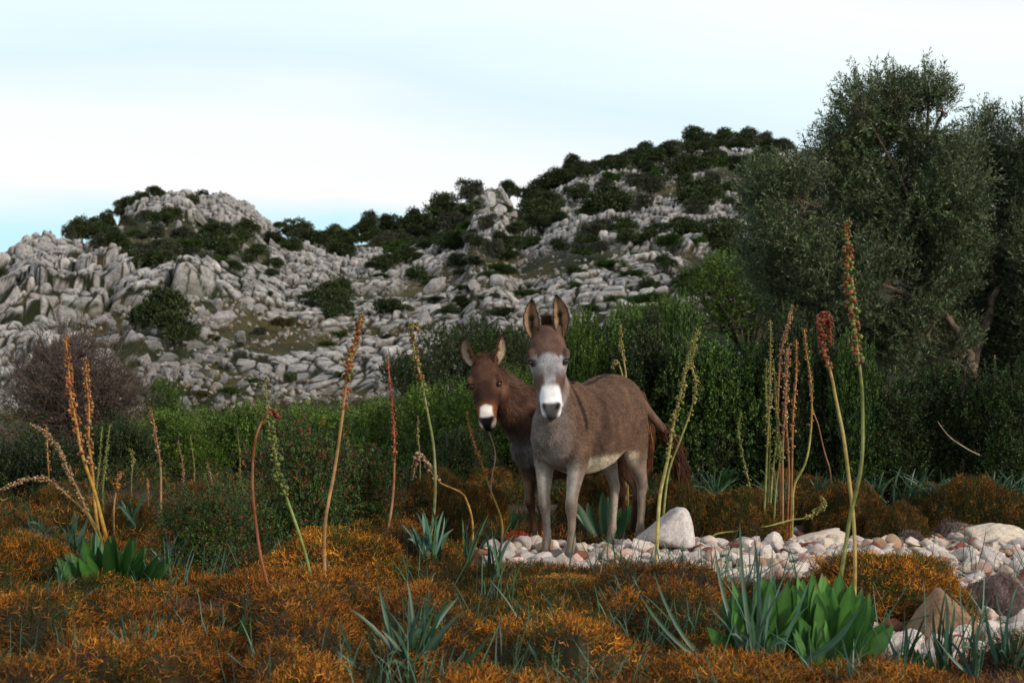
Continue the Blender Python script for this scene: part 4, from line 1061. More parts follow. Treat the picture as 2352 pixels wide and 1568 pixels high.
def build_stones():
    r = np.random.default_rng(33)
    rock_set('near', 14, 4, M['stone'], flat=(1, .85, .72), p=26, rough=.08, cuts=11, dmin=.50)
    # recolour a few as red, tan, grey
    tints = {'pale': (1, .96, .93), 'cream': (1, .93, .80), 'pink': (.95, .70, .62), 'rust red': (.42, .17, .12), 'tan': (.62, .44, .30), 'grey': (.62, .62, .62)}
    meshes = {}
    for k, t in tints.items():
        for i in range(14):
            if k in ('pale', 'cream') or i < 5:
                me = ROCK['near'][i].copy(); ca = me.color_attributes['Col']; n = len(ca.data)
                ca.data.foreach_set('color', np.tile(np.array([*t, 1], np.float32), n)); meshes.setdefault(k, []).append(me)
    hero = [(1545, 1252, 126, 'big pale angular rock beside the grey donkey, pointed at its upper right', 'pale', (1.0, .8, 1.12)),
            (1140, 1150, 62, 'grey rounded boulder left of the brown donkey legs', 'grey', (1, .8, .75)),
            (1775, 1247, 80, 'squarish white stone at the foot of the squill cluster', 'pale', (1, .8, .8)),
            (1920, 1244, 78, 'cream block of stone left of the two tallest squill stems', 'cream', (1, .8, .85)),
            (1795, 1218, 74, 'reddish brown stone touching the lying squill stalk', 'rust red', (1, .8, .6)),
            (1870, 1215, 100, 'flat peach-coloured stone at the rear edge of the rubble', 'cream', (1.3, .8, .6)),
            (1745, 1292, 100, 'long tan slab of rock among the pale rubble', 'tan', (1.4, .8, .55)),
            (1775, 1330, 66, 'pinkish grey stone at the front edge of the rubble', 'pink', (1, .8, .95)),
            (2155, 1212, 70, 'dark red stone at the rear edge of the rubble on the right', 'rust red', (1.1, .8, .6)),
            (2290, 1230, 150, 'large long cream boulder at the right edge', 'cream', (1.4, .8, .55)),
            (2205, 1205, 110, 'wide cream boulder behind the red stones on the right', 'cream', (1.3, .8, .6)),
            (2230, 1245, 60, 'rust red stone in front of the wide cream boulder', 'rust red', (1.1, .8, .75)),
            (2275, 1290, 90, 'pale rounded stone above the right end of the large cushion shrub', 'pale', (1.1, .8, .7)),
            (2335, 1280, 60, 'rust red stone at the right edge of the photo', 'rust red', (1, .8, .75)),
            (2170, 1462, 175, 'big brown pointed rock in the lower right corner', 'tan', (1.25, .8, .95)),
            (2075, 1480, 100, 'pale boulder left of the brown pointed rock', 'pale', (1, .8, .8)),
            (2280, 1470, 110, 'round white boulder right of the brown pointed rock', 'pale', (1, .8, .75)),
            (2345, 1470, 100, 'white boulder cut by the right edge in the lower corner', 'cream', (1, .8, .75)),
            (2180, 1520, 120, 'brick-pink stone in front of the brown pointed rock', 'pink', (1.2, .8, .6)),
            (2040, 1530, 90, 'brick red elongated stone beside the broad squill leaves', 'rust red', (1.5, .8, .5)),
            (2010, 1560, 120, 'white flat stone under the broad squill leaves', 'pale', (1.3, .8, .6)),
            (2250, 1540, 120, 'cream slab in the lower right corner behind the grass blades', 'cream', (1.3, .8, .55)),
            (1190, 1272, 66, 'grey-white stone by the brown donkey front hoof', 'grey', (1.1, .8, .75)),
            (1130, 1292, 60, 'white stone at the left end of the rubble', 'pale', (1.1, .8, .8)),
            (1405, 1298, 50, 'pale round stone in front of the grey donkey hind hoof', 'pale', (1, .8, .8)),
            (1405, 1445, 40, 'pale stone poking out of the orange carpet', 'cream', (1, .8, .8)),
            (58, 1237, 26, 'small pale stone in the orange scrub at the left edge', 'pale', (1, .8, .8))]
    for i, (u, v, w, lab, k, s) in enumerate(hero):
        Y = 9.25 if i == 0 else 11.5 if i == 1 else (CZ-.0)*F/(v-CY)*.985
        p = at(u, v, Y); R = w*.5/F*Y*(1 if i < 2 else .84)
        zc = gz(p[0], Y)+R*s[2]*(.40 if i else .62)
        if i == 25: zc = CZ-(v-CY)/F*6.6; Y = 6.6; p = at(u, v, Y)
        if i == 0:
            # hand-shaped: low on the left, peak at upper right, near-flat underside
            V, T = ico(4); V = V.copy()
            x, y, z = V[:, 0], V[:, 1], V[:, 2]
            planes = [((-.62, -.1, .78), .50), ((1, -.1, .12), .80), ((0, -1, .25), .62), ((.1, 1, .2), .6), ((.15, 0, 1), .88), ((0, 0, -1), .45), ((-1, -.4, 0), 1.05), ((-.4, -.9, .5), .68), ((.75, -.6, .35), .82), ((.75, 0, .75), .95), ((-.3, -.5, -.8), .6)]
            n_ = nrm(np.array([a for a, b in planes])); d_ = np.array([b for a, b in planes])
            q = np.maximum(V@n_.T, 0)/d_; rad = (np.sum(q**13, 1)+.3**13)**(-1/13)
            ns = np.array([mnoise.fractal(Vector(a*2.6), 1, 2, 4) for a in V]); rad = rad*(1+.045*ns)
            V = V*rad[:, None]
            me = make_mesh('rock', V, [T], [M['stone']], np.ones((len(V), 3)))
            o = obj('rock', me, None, (p[0]-.01, Y, zc+.005), (0, .0, .0), (R*1.02, R, R*1.12))
        elif i == 14:
            V, T = ico(4); n_ = nrm(np.array([(-.85, -.2, .62), (.72, -.15, .8), (0, -1, .35), (0, 1, .2), (0, 0, -1), (.1, -.75, .75), (1, 0, 0), (-1, 0, 0)])); d_ = np.array([.62, .62, .6, .6, .5, .68, 1, 1])
            q = np.maximum(V@n_.T, 0)/d_; rad = (np.sum(q**16, 1)+.3**16)**(-1/16)
            V = V*(rad*(1+.05*np.array([mnoise.fractal(Vector(a*2.6)+Vector((3, 0, 0)), 1, 2, 4) for a in V])))[:, None]
            o = obj('rock', make_mesh('rock', V, [T], [M['stone']], np.tile([.42, .27, .17], (len(V), 1))), None, (p[0], Y, zc+.02), (0, 0, 0), (R*1.1, R, R*1.15))
        else:
            ms = meshes[k]; o = obj('stone', ms[r.integers(len(ms))], None, (p[0], Y, zc), (r.normal()*.12, r.normal()*.12, r.random()*6.28 if s[0] < 1.15 else r.normal()*.3), (R*s[0]*1.05, R*.9, R*s[2]*1.2))
        tag(o, lab, 'rock' if w > 100 else 'stone', 'pale stones of the rubble strip')
    # further stones, largest first
    cand = []
    while len(cand) < 5200:
        y = 5.2+5.9*r.random(); x = (r.random()*2-1)*(.37*y+.3)
        if not stony(np.array([x]), np.array([y]))[0]: continue
        s = .019*(1+2.5*r.random()**5); cand.append((s, x, y))
    cand.sort(key=lambda t: -t[0]/t[2])
    lo = [rock_arrays(1900+i, 3, flat=(1, .85, .6), p=26, rough=.06, dmin=.5, cuts=10) for i in range(10)]
    g = Geo(); ks = list(tints); pw = [.46, .24, .10, .07, .06, .07]
    for i, (s, x, y) in enumerate(cand):
        k = ks[r.choice(6, p=pw)]; z = gz(x, y)+s*(.25+.45*r.random())
        rot = (r.normal()*.3, r.normal()*.3, r.random()*6.28)
        if i < 262:
            ms = meshes[k]; o = obj('stone', ms[r.integers(len(ms))], None, (x, y, z), rot, (s*1.15, s*.95, s))
            u, v = to_uv(x, y)
            where = 'around the donkeys hooves' if u < 1500 else 'in the rubble left of the tall squill stems' if u < 1900 and v < 1400 else 'in the rubble strip at the right' if v < 1400 else 'in the lower right corner'
            tag(o, '%s %s stone lying %s' % ('large' if i < 60 else 'medium-sized' if i < 150 else 'small', k, where), 'stone', '%s %s stones %s' % ('large' if i < 60 else 'medium-sized' if i < 150 else 'small', k, where))
        else:
            V, T = lo[r.integers(10)]; m = np.array(Matrix.Rotation(rot[2], 3, 'Z')@Matrix.Rotation(rot[1], 3, 'Y')@Matrix.Rotation(rot[0], 3, 'X'))
            g.add((V*s)@m.T+np.array([x, y, z]), None, T, np.array(tints[k])*r.uniform(.75, 1.1))
    n = 26000
    y = 5.2+5.9*r.random(n); x = (r.random(n)*2-1)*(.37*y+.3); ok = stony(x, y); x, y = x[ok], y[ok]
    V, T = rock_arrays(77, 2, flat=(1, .9, .6), rough=0); V = V
    for a, b in zip(x, y):
        s = .006+.010*r.random(); an = r.random()*6.28; c, d = math.cos(an)*s, math.sin(an)*s
        g.add(V@np.array([[c, d, 0], [-d, c, 0], [0, 0, s]])+np.array([a, b, gz(a, b)+s*.4]), None, T, np.array(tints[ks[r.choice(6, p=pw)]])*r.uniform(.6, 1))
    tag(obj('gravel', g.mesh('gravel', [M['stone']])), 'small pale, pink and grey stones filling the rubble strip', 'gravel', kind='stuff')

# ------------------------------------------------------------ squill stalks, leaves, grass
GREENST = (.20, .22, .06); YELST = (.42, .33, .10); ORST = (.30, .11, .04); REDST = (.22, .06, .03); TANST = (.33, .20, .08)
CAPG = [(.14, .20, .03), (.09, .13, .022), (.22, .22, .05)]; CAPO = [(.36, .13, .025), (.25, .08, .02), (.46, .23, .06)]
CAPR = [(.26, .05, .02), (.16, .03, .015), (.34, .09, .03)]; CAPY = [(.30, .28, .06), (.40, .30, .09), (.22, .20, .045)]; CAPC = [(.50, .34, .19), (.38, .24, .13), (.28, .14, .07)]
def squill(pts, Y, w, start, cols, stemc, lab, capsz=.011, n=70, name='squill_stalk', dens=1., topc=None, plane=0.):
    """pts in picture directions from foot to tip, standing at depth Y; w stem width px; start = where the seed head begins (0..1)"""
    r = np.random.default_rng(int(abs(pts[0][0]*7+pts[0][1])))
    P = np.array([at(u, v, Y+plane*i/len(pts)) for i, (u, v) in enumerate(pts)])
    foot = P[0].copy(); zg = gz(foot[0], foot[1])
    root = bpy.data.objects.new(name, None); C.objects.link(root); root.location = foot
    tag(root, lab, 'squill stalk', 'squill seed stalks')
    P = P-foot
    if P[0][2]+foot[2] > zg: P = np.vstack([[0, 0, zg-foot[2]-.02], P]) if foot[2]-zg < .5 and foot[2]-zg > .03 else P
    C_ = catmull(P, 10); C_[:, 1] += .012*np.sin(np.arange(len(C_))*.35)
    k = np.linspace(0, 1, len(C_)); R = w*.385/F*Y*(1.08-.62*k)
    c = np.array(stemc); tc_ = np.array(topc if topc is not None else cols[2])*.8
    base = np.array(stemc)*np.array([1.15, .85, .8])
    c = c*.82; cc = c*(1-sstep(start-.15, start+.2, k))[:, None]+tc_*sstep(start-.15, start+.2, k)[:, None]
    cc = cc*(1-.5*(1-sstep(0, .25, k)))[:, None]+base*(.5*(1-sstep(0, .25, k)))[:, None]
    g = Geo(); tube(g, C_, R, 7, cc*(.85+.3*r.random((len(k), 1))))
    obj('stem', g.mesh('stem', [M['stem']]), root)
    # seed capsules on short pedicels, three-lobed
    g = Geo(); T_ = nrm(np.gradient(C_, axis=0)); V0, T0 = ico(2)
    lob = 1+.16*np.cos(3*np.arctan2(V0[:, 1], V0[:, 0])); V0 = V0*np.stack([lob, lob, np.full(len(lob), 1.12)], -1)
    A, B = tube_frames(C_)
    n = int(n*2.1)
    cs = capsz*.84
    js = int(start*(len(C_)-1)); tube(g, C_[js:], R[js:]*1.06, 6, cc[js:])
    for i in range(n):
        q = min(start+(1-start)*(i+1.6*r.random())/n, 1)
        if r.random() < .12: continue
        if q < start+(1-start)*.22 and r.random() < .45: continue
        f = q*(len(C_)-1); j = int(f); fr = f-j; j2 = min(j+1, len(C_)-1)
        p = C_[j]*(1-fr)+C_[j2]*fr; a = i*2.4+r.normal()*.8
        o = A[j]*math.cos(a)+B[j]*math.sin(a)
        fall = .55+.45*min(1, (1-q)/.3)
        ln = cs*(.35+.9*r.random())*(1.25-.3*q); s = cs*.60*r.uniform(.5, 1.3)*fall
        d = nrm(o+T_[j]*.35)
        col = np.array(cols[r.integers(len(cols))])*r.uniform(.45, 1.1)
        e = p+d*ln
        tube(g, [p, e], [.0011, .0009], 3, np.array(stemc)*.8)
        z_ = nrm(T_[j]*.8+o*.5); x_ = nrm(np.cross(z_, o)); y_ = np.cross(z_, x_)
        g.add(V0@np.array([x_, y_, z_])*s+e+d*s*.7, None, T0, col)
        if r.random() < .5:
            leaf_quads(g, p[None], (o-T_[j]*.4+.4*randdir(1, r)[0])[None], cs*r.uniform(.7, 1.6), cs*.3, np.array([CAPR[1]]), r)
    obj('seed_head', g.mesh('seed_head', [M['capsule']]), root)
    return root
def build_squills():
    S = squill
    S([(1925, 1365), (1948, 1220), (1975, 1080), (1983, 950), (1975, 860), (1968, 780), (1955, 690), (1947, 600), (1946, 560), (1947, 508)], 6.0, 13, .52, CAPG+[CAPR[0], CAPR[2], CAPO[1]], GREENST, 'tallest squill stalk, thick green stem leaning right with a long green and red-brown seed head', .0165, 150)
    S([(1962, 1355), (1960, 1180), (1940, 1030), (1922, 920), (1905, 850), (1890, 790), (1884, 740), (1895, 722), (1906, 745), (1908, 790)], 6.15, 12, .50, CAPR+[CAPR[0], CAPO[1]], YELST, 'thick yellow squill stalk with a dark red folded tip, left of the tallest one', .0125, 150)
    S([(1507, 1278), (1515, 1150), (1532, 1060), (1548, 970), (1562, 910), (1582, 820), (1603, 758)], 8.5, 12, .44, CAPY+[CAPG[0]], (.50, .44, .14), 'thick pale yellow squill stalk rising from the stones right of the grey donkey', .0165, 95)
    S([(1522, 1200), (1535, 1090), (1562, 1010), (1588, 940), (1598, 880), (1588, 830), (1600, 790)], 9.4, 8, .5, CAPY, (.28, .30, .08), 'thin green squill stalk just behind the thick pale yellow one', .013, 60)
    S([(1442, 1180), (1440, 1000), (1438, 870), (1428, 800), (1424, 748)], 10.8, 8, .70, CAPY, YELST, 'yellow-green squill head rising behind the back of the grey donkey', .016, 44)
    S([(1436, 1180), (1438, 1000), (1432, 880), (1418, 830), (1405, 845)], 10.9, 7, .72, CAPY, YELST, 'short bent squill head behind the back of the grey donkey', .014, 26)
    cl = [([(1752, 1215), (1760, 1090), (1765, 960), (1770, 850), (1769, 735)], GREENST, CAPY, .48, 'tallest yellow-green stalk at the left side of the squill cluster'),
          ([(1758, 1212), (1766, 1120), (1768, 1000), (1760, 900), (1760, 825)], GREENST, CAPG+[CAPY[0]], .42, 'leftmost green stalk of the squill cluster'),
          ([(1764, 1214), (1774, 1100), (1784, 1000), (1782, 900), (1775, 825)], (.30, .27, .08), CAPG+[CAPY[0]], .42, 'green-headed stalk leaning left inside the squill cluster'),
          ([(1790, 1195), (1792, 1050), (1786, 930), (1795, 810), (1812, 740), (1820, 700)], (.42, .12, .04), CAPC+CAPO, .50, 'tallest orange-brown stalk in the middle of the squill cluster'),
          ([(1797, 1196), (1798, 1060), (1802, 950), (1808, 860), (1812, 790)], TANST, CAPC+CAPO, .4, 'tan stalk with brown seeds in the middle of the squill cluster'),
          ([(1808, 1192), (1812, 1060), (1804, 940), (1806, 850), (1806, 800)], ORST, CAPC+CAPO, .42, 'pinkish stalk in the middle of the squill cluster'),
          ([(1815, 1190), (1820, 1050), (1822, 940), (1830, 860), (1828, 780)], ORST, CAPO, .4, 'orange stalk at the right side of the squill cluster'),
          ([(1820, 1188), (1824, 1120), (1850, 1060), (1864, 980), (1862, 880), (1852, 800), (1846, 755)], (.32, .34, .08), CAPO+[CAPG[0]], .55, 'curved green stalk bulging right out of the squill cluster'),
          ([(1776, 1205), (1782, 1130), (1790, 1060), (1790, 1000)], GREENST, CAPG, .7, 'short thin green stalk inside the squill cluster')]
    for i, (p, sc_, cc, st, lab) in enumerate(cl): S(p, 9.9+.06*(i % 4), 8, st, cc, sc_, lab, .015, 56)
    S([(1908, 1100), (1895, 1040), (1880, 980), (1868, 940), (1858, 880)], 11, 5, .85, CAPC, (.30, .13, .08), 'thin leaning pinkish dry stalk right of the squill cluster', .008, 12)
    S([(1722, 1130), (1712, 1075), (1700, 1020), (1697, 980), (1702, 945)], 10.6, 7, .1, CAPG, (.16, .22, .04), 'small bright green spike left of the squill cluster', .014, 44)
    S([(1640, 1228), (1700, 1218), (1760, 1208), (1815, 1195), (1850, 1188), (1880, 1172), (1893, 1155), (1888, 1143)], 9.75, 6, .62, CAPY, (.34, .36, .10), 'fallen squill stalk lying across the stones with its seed tip curled up', .016, 60)
    # left group
    S([(246, 1240), (225, 1160), (195, 1060), (175, 980), (163, 900), (156, 830), (153, 772)], 8.2, 12, .42, CAPO+[CAPO[0], CAPR[2]], (.50, .28, .04), 'tallest rust-orange squill stalk of the left group', .0175, 100)
    S([(228, 1235), (215, 1130), (206, 1020), (203, 940), (200, 870), (193, 822)], 8.3, 11, .38, CAPO+[CAPC[0]], (.48, .26, .05), 'second rust-orange squill stalk of the left group, slightly shorter', .0165, 85)
    S([(232, 1235), (195, 1165), (160, 1085), (135, 1035), (105, 995), (68, 975)], 8.25, 9, .30, CAPC+[CAPY[1]], (.45, .33, .08), 'cream-seeded squill stalk arching left in the left group', .0135, 85)
    S([(228, 1238), (205, 1190), (165, 1145), (120, 1108), (90, 1098), (50, 1105), (15, 1120), (-8, 1128)], 8.3, 8, .38, CAPC+[CAPY[1]], (.42, .30, .08), 'lowest squill stalk of the left group, bowing flat to the left edge', .013, 70)
    S([(262, 1205), (264, 1140), (270, 1105), (278, 1086)], 9.2, 7, .55, CAPO, TANST, 'short brown squill stalk right of the left group', .015, 26)
    S([(371, 1195), (369, 1090), (360, 1010), (352, 970), (345, 935)], 10.2, 8, .45, CAPC+[CAPO[0]], TANST, 'thin tan squill stalk between the left group and the lentisk bush', .015, 40)
    S([(236, 1150), (240, 1080), (246, 1030), (252, 975)], 11.5, 6, .3, CAPG, (.14, .17, .04), 'dim green squill stalk behind the left group', .014, 40)
    S([(222, 1150), (226, 1080), (232, 1020), (234, 978)], 11.8, 5, .3, CAPG, (.12, .15, .04), 'dim thin green squill stalk directly behind the orange pair', .012, 34)
    S([(110, 1190), (112, 1080), (108, 1010), (106, 975)], 11.6, 5, .3, CAPO, (.16, .11, .04), 'dim brown squill stalk behind the arching head at far left', .012, 30)
    S([(302, 1120), (305, 1060), (300, 1030)], 11.2, 5, .5, CAPY, (.2, .16, .05), 'small dim yellow squill stalk above the leafy squill clump', .013, 16)
    # centre
    S([(641, 1445), (615, 1340), (592, 1240), (583, 1150), (580, 1060), (590, 1000), (603, 965), (622, 945), (640, 960)], 6.6, 10, .84, CAPR, (.28, .085, .035), 'red-stemmed squill stalk bending right at the top, left of centre', .013, 34)
    S([(731, 1408), (712, 1320), (690, 1230), (660, 1150), (640, 1090), (628, 1020), (615, 950), (608, 868)], 6.9, 11, .52, CAPG, (.24, .30, .08), 'green squill stalk with fat green capsules, leaning left at left centre', .0185, 60)
    S([(759, 1388), (745, 1300), (748, 1200), (768, 1080), (784, 980), (794, 890), (806, 820), (822, 765), (832, 722)], 6.95, 12, .60, CAPO+CAPR[:1]+[CAPG[0]], (.42, .24, .09), 'tall orange-stemmed squill stalk leaning right, in front of the orange cushion', .0155, 90)
    S([(832, 1238), (826, 1150), (812, 1080), (798, 1030), (792, 990)], 9.0, 7, .5, CAPG, (.13, .18, .05), 'dark green squill stalk in front of the lentisk bush', .016, 40)
    S([(887, 1250), (900, 1160), (906, 1070), (904, 980), (898, 900), (888, 815)], 8.4, 9, .52, CAPR+[CAPO[1]], (.40, .17, .10), 'pinkish red squill stalk with rust seeds, centre left', .0125, 70)
    S([(975, 1285), (992, 1210), (1000, 1120), (996, 1030), (983, 950), (968, 880), (955, 820), (944, 760), (952, 745), (964, 760)], 8.1, 10, .50, CAPG+CAPO[:2]+[CAPC[1]], (.22, .24, .09), 'grey-green squill stalk with a hooked brown tip, left of the brown donkey', .0155, 110)
    S([(1152, 1195), (1125, 1120), (1102, 1050), (1083, 1000), (1072, 945)], 9.2, 7, .45, CAPO, (.38, .24, .05), 'slim orange-seeded squill stalk below the brown donkey muzzle', .0125, 60)
    S([(1128, 1120), (1138, 1050), (1130, 1010), (1120, 985)], 9.5, 6, .9, CAPC, (.45, .24, .17), 'bare pinkish dry stem under the brown donkey muzzle', .008, 6)
    S([(1085, 1198), (1072, 1150), (1055, 1128), (1010, 1108), (985, 1075), (966, 1045), (955, 1060), (948, 1100)], 9.1, 7, .50, CAPC+[CAPC[0]], (.50, .27, .06), 'broken squill stalk hanging over with a cream seed head', .019, 60)
    S([(962, 1180), (965, 1060), (960, 1000), (960, 955)], 12, 5, .4, CAPY, (.18, .17, .06), 'far thin squill stalk left of the hooked one', .012, 26)
    k = 0
    for u, v0, v1, lab in [(415, 1180, 1010, 'far bare tan stalk left of the lentisk bush'), (440, 1190, 1000, 'forked dry grey stem behind the lentisk bush'), (545, 1170, 985, 'pale far stalk behind the lentisk bush'), (335, 1190, 1100, 'short bare stalk by the leafy squill clump'),
                           (480, 1160, 1060, 'short far reddish stalk behind the lentisk bush'), (2008, 1090, 880, 'dim tan squill stalk right of the tallest one'), (2055, 1080, 840, 'dim green squill stalk under the olive tree'), (2280, 1090, 815, 'dim orange squill stalk at the right under the trees'), (2225, 1120, 1050, 'short dim stub of a stalk at the right')]:
        S([(u, v0), (u+6, (v0+v1)/2), (u-5+3*(k % 4), v1)], 11+.3*k, 5, .55, [CAPC, CAPY, CAPG, CAPO][k % 4], (.22, .16, .08), lab, .011, 22); k += 1
    S([(2250, 1045), (2220, 1030), (2190, 1010), (2165, 985), (2155, 968)], 11, 5, .95, CAPC, (.34, .27, .2), 'curved pale dry twig at the right in front of the dark shrubs', .006, 3, name='dry_twig')

def blade(g, base, tip, width, bow, col, r, seg=9, tipk=.55, fold=.25, facing=None):
    """long leaf from base to tip, bowed by a vector, V-folded"""
    t = np.linspace(0, 1, seg)[:, None]
    mid = (base+tip)/2+bow
    P = base*(1-t)**2+2*mid*t*(1-t)+tip*t*t
    T = nrm(np.gradient(P, axis=0))
    nf = facing if facing is not None else nrm(r.normal(size=3)*np.array([1, 1, .2]))
    S = nrm(np.cross(T, nf)); Nn = np.cross(S, T)
    w = np.interp(t[:, 0], [0, .12, tipk, .85, 1], [.55, .8, 1, .55, .02])[:, None]*width*.5
    Lf, Rt = P-S*w+Nn*w*fold, P+S*w+Nn*w*fold
    V = np.concatenate([Lf, P, Rt])
    i = np.arange(seg-1); n = seg
    Q = np.concatenate([np.stack([i, n+i, n+i+1, i+1], -1), np.stack([n+i, 2*n+i, 2*n+i+1, n+i+1], -1)])
    tipc = np.array([.16, .10, .045]) if (width > .03 and r.random() < .3) else np.array(col)
    c = np.array(col)*(.85+.3*r.random((seg, 1)))*(t < .93)+tipc*(t >= .93); c2 = np.concatenate([c*.85, c*1.3, c*1.0])
    g.add(V, Q, None, c2)
GRASS = [(.040, .100, .060), (.055, .125, .085), (.030, .080, .040), (.045, .110, .045), (.08, .15, .11)]
def tuft_grass(u, v, Y, hpx, wpx, n, bw, lab, lean=0, cols=GRASS, extra=()):
    r = np.random.default_rng(int(u*3+v)); g = Geo()
    p0 = at(u, v, Y); z = gz(p0[0], Y); p0 = np.array([p0[0], Y, max(z, min(p0[2], z+.25))])
    s = Y/F
    for i in range(n):
        a = r.uniform(-1, 1)*r.random()**.3; h = hpx*1.18*s*r.uniform(.5, 1.0)*(1-.3*abs(a))
        b = np.array([r.normal()*wpx*.12*s, r.normal()*.02, -.03])
        t = np.array([(a*wpx*.8+lean*hpx*r.uniform(.3, 1))*s, r.normal()*wpx*.3*s, h])
        bow = np.array([-t[0]*.28+r.normal()*.1*h, r.normal()*.02, h*.14])
        if r.random() < .15: t[2] *= .55; bow[2] += h*.35
        blade(g, b, t, bw*s*r.uniform(.6, 1.15), bow, np.array(cols[r.integers(len(cols))])*r.uniform(.75, 1.25), r, tipk=.35)
    for (uu, vv, bu, bv, dy) in extra:
        t = at(uu, vv, Y+dy)-p0; b = np.array([r.normal()*.02, 0, 0]); bow = np.array([bu*s, 0, -bv*s])
        blade(g, b, t, bw*s*1.1, bow, np.array(cols[r.integers(3)])*1.05, r, seg=14, tipk=.35, facing=np.array([.2, -1, .3]))
    o = obj('grass_tuft', g.mesh('grass_tuft', [M['blade']]), None, tuple(p0)); tag(o, lab, 'grass tuft', 'blue-green grass tufts')
def rosette(u, v, Y, hpx, wpx, n, lab, cols=None, ylean=0):
    r = np.random.default_rng(int(u+v)); g = Geo(); s = Y/F
    n = int(n*1.35)
    cols = cols or [(.040, .125, .022), (.055, .160, .028), (.028, .090, .018), (.07, .18, .035)]
    p0 = at(u, v, Y); z = gz(p0[0], Y); p0 = np.array([p0[0], Y, max(z, min(p0[2], z+.2))])
    for i in range(n):
        a = (i/n*2-1)+r.normal()*.12; k = r.uniform(-1, 1)
        h = hpx*s*r.uniform(.62, 1.02)*(1-.30*a*a)
        b = np.array([a*wpx*.16*s, k*.04, -.02])
        t = np.array([a*wpx*.52*s, k*wpx*.35*s, h])
        bow = np.array([a*wpx*.07*s, k*.02, h*.05])
        fc = nrm(np.array([-a*.6+r.normal()*.3, -1.0+.5*(k > .3), .25]))
        blade(g, b, t, hpx*s*r.uniform(.15, .24), bow, np.array(cols[r.integers(len(cols))])*r.uniform(.8, 1.2), r, seg=12, tipk=.6, fold=.32, facing=fc)
    o = obj('squill_leaves', g.mesh('squill_leaves', [M['blade']]), None, tuple(p0)); tag(o, lab, 'squill plant', 'broad-leaved squill clumps')
def build_leaves():
    rosette(1745, 1520, 5.75, 215, 205, 28, 'left half of the big clump of broad green squill leaves in the lower right')
    rosette(1900, 1530, 5.8, 225, 235, 36, 'right half of the big clump of broad squill leaves, at the feet of the tallest stalks')
    rosette(1880, 1540, 5.6, 130, 130, 11, 'small young squill leaves in front of the big lower right clump')
    rosette(2110, 1560, 5.6, 90, 70, 5, 'small upright squill leaves between stones in the lower right corner')
    rosette(265, 1365, 7.4, 150, 240, 38, 'broad-leaved squill clump at the foot of the left stalks')
    rosette(585, 1492, 6.2, 92, 130, 8, 'small squill leaf clump in the orange carpet at left centre')
    rosette(645, 1455, 6.3, 60, 60, 4, 'few short squill leaves at the foot of the red-stemmed stalk')
    rosette(1160, 1218, 9.6, 60, 70, 8, 'dark squill leaves beside the brown donkey front hooves', [(.018, .07, .025), (.025, .09, .03)])
    rosette(1390, 1235, 10.0, 110, 150, 9, 'dark squill leaves between the legs of the grey donkey', [(.018, .065, .025), (.025, .08, .03)])
    rosette(1630, 1110, 12.5, 60, 120, 8, 'far squill leaves right of the donkey tails', [(.018, .065, .03), (.025, .08, .03)])
    T = tuft_grass
    T(940, 1590, 5.35, 250, 190, 44, 15, 'largest tuft of broad blue-green blades, bottom centre', extra=[(770, 1492, 40, 40, -.1), (1130, 1452, 0, 60, -.1), (1075, 1480, 20, 70, .1), (870, 1345, 0, 30, .1)])
    T(985, 1300, 8.0, 125, 100, 26, 12, 'blue-green tuft at the foot of the hooked squill stalk')
    T(1140, 1322, 7.9, 135, 60, 16, 8, 'thin green tuft at the left end of the stones')
    T(1075, 1300, 8.3, 130, 50, 10, 8, 'sparse tuft left of the stones', lean=.4)
    T(1745, 1545, 5.6, 290, 175, 22, 11, 'long-bladed tuft in front of the left squill leaves, blades arching far left', extra=[(1462, 1352, -30, 90, -.1), (1500, 1308, -40, 130, 0), (1700, 1200, -20, 0, .1), (1640, 1245, -30, 20, .1), (1990, 1375, 30, 60, -.1), (1960, 1425, 40, 40, -.15), (1860, 1330, 0, 20, 0)])
    T(2080, 1560, 5.5, 190, 90, 14, 10, 'upright blades among stones, lower right corner, leftmost tuft')
    T(2160, 1565, 5.5, 200, 80, 14, 10, 'upright blades among stones, lower right corner, middle tuft')
    T(2235, 1570, 5.45, 215, 90, 15, 10, 'upright blades among stones, lower right corner, third tuft')
    T(2320, 1575, 5.45, 225, 100, 17, 10, 'grass tuft at the very right of the bottom edge', extra=[(2150, 1465, 0, 70, 0)])
    T(325, 1590, 5.4, 215, 110, 20, 10, 'thin dark green tuft at the bottom left')
    T(470, 1600, 5.35, 120, 80, 6, 9, 'few hooked blades at the bottom edge left of centre', extra=[(385, 1568, -20, 60, 0)])
    T(170, 1560, 5.6, 130, 60, 7, 8, 'few thin blades near the bottom left corner')
    T(25, 1420, 6.8, 90, 40, 7, 7, 'thin blades at the left edge')
    T(1245, 1590, 5.4, 130, 60, 10, 7, 'thin blades at the bottom, right of the largest tuft')
    T(1170, 1600, 5.4, 90, 40, 5, 7, 'short blades at the bottom beside the largest tuft')
    T(1640, 1420, 6.6, 90, 60, 6, 7, 'short blades left of the broad squill leaves')
    T(90, 1275, 8.4, 130, 80, 16, 9, 'blue-green tuft left of the leafy squill clump')
    T(170, 1290, 8.2, 110, 90, 18, 9, 'blue-green tuft between the left cushion and the leafy squill clump')
    T(215, 1345, 7.4, 100, 110, 20, 8, 'low blue-green tuft in front of the leafy squill clump')
    T(390, 1330, 7.8, 120, 90, 16, 8, 'blue-green tuft right of the leafy squill clump')
    T(40, 1340, 7.9, 140, 90, 18, 8, 'blue-green tuft at the left edge below the arching squill heads')
    T(130, 1400, 7.0, 110, 80, 14, 7, 'blue-green tuft left below the leafy squill clump')
    T(430, 1290, 8.5, 120, 80, 16, 8, 'blue-green tuft at the left foot of the lentisk bush')
    T(345, 1420, 6.9, 90, 80, 10, 7, 'thin tuft below the leafy squill clump')
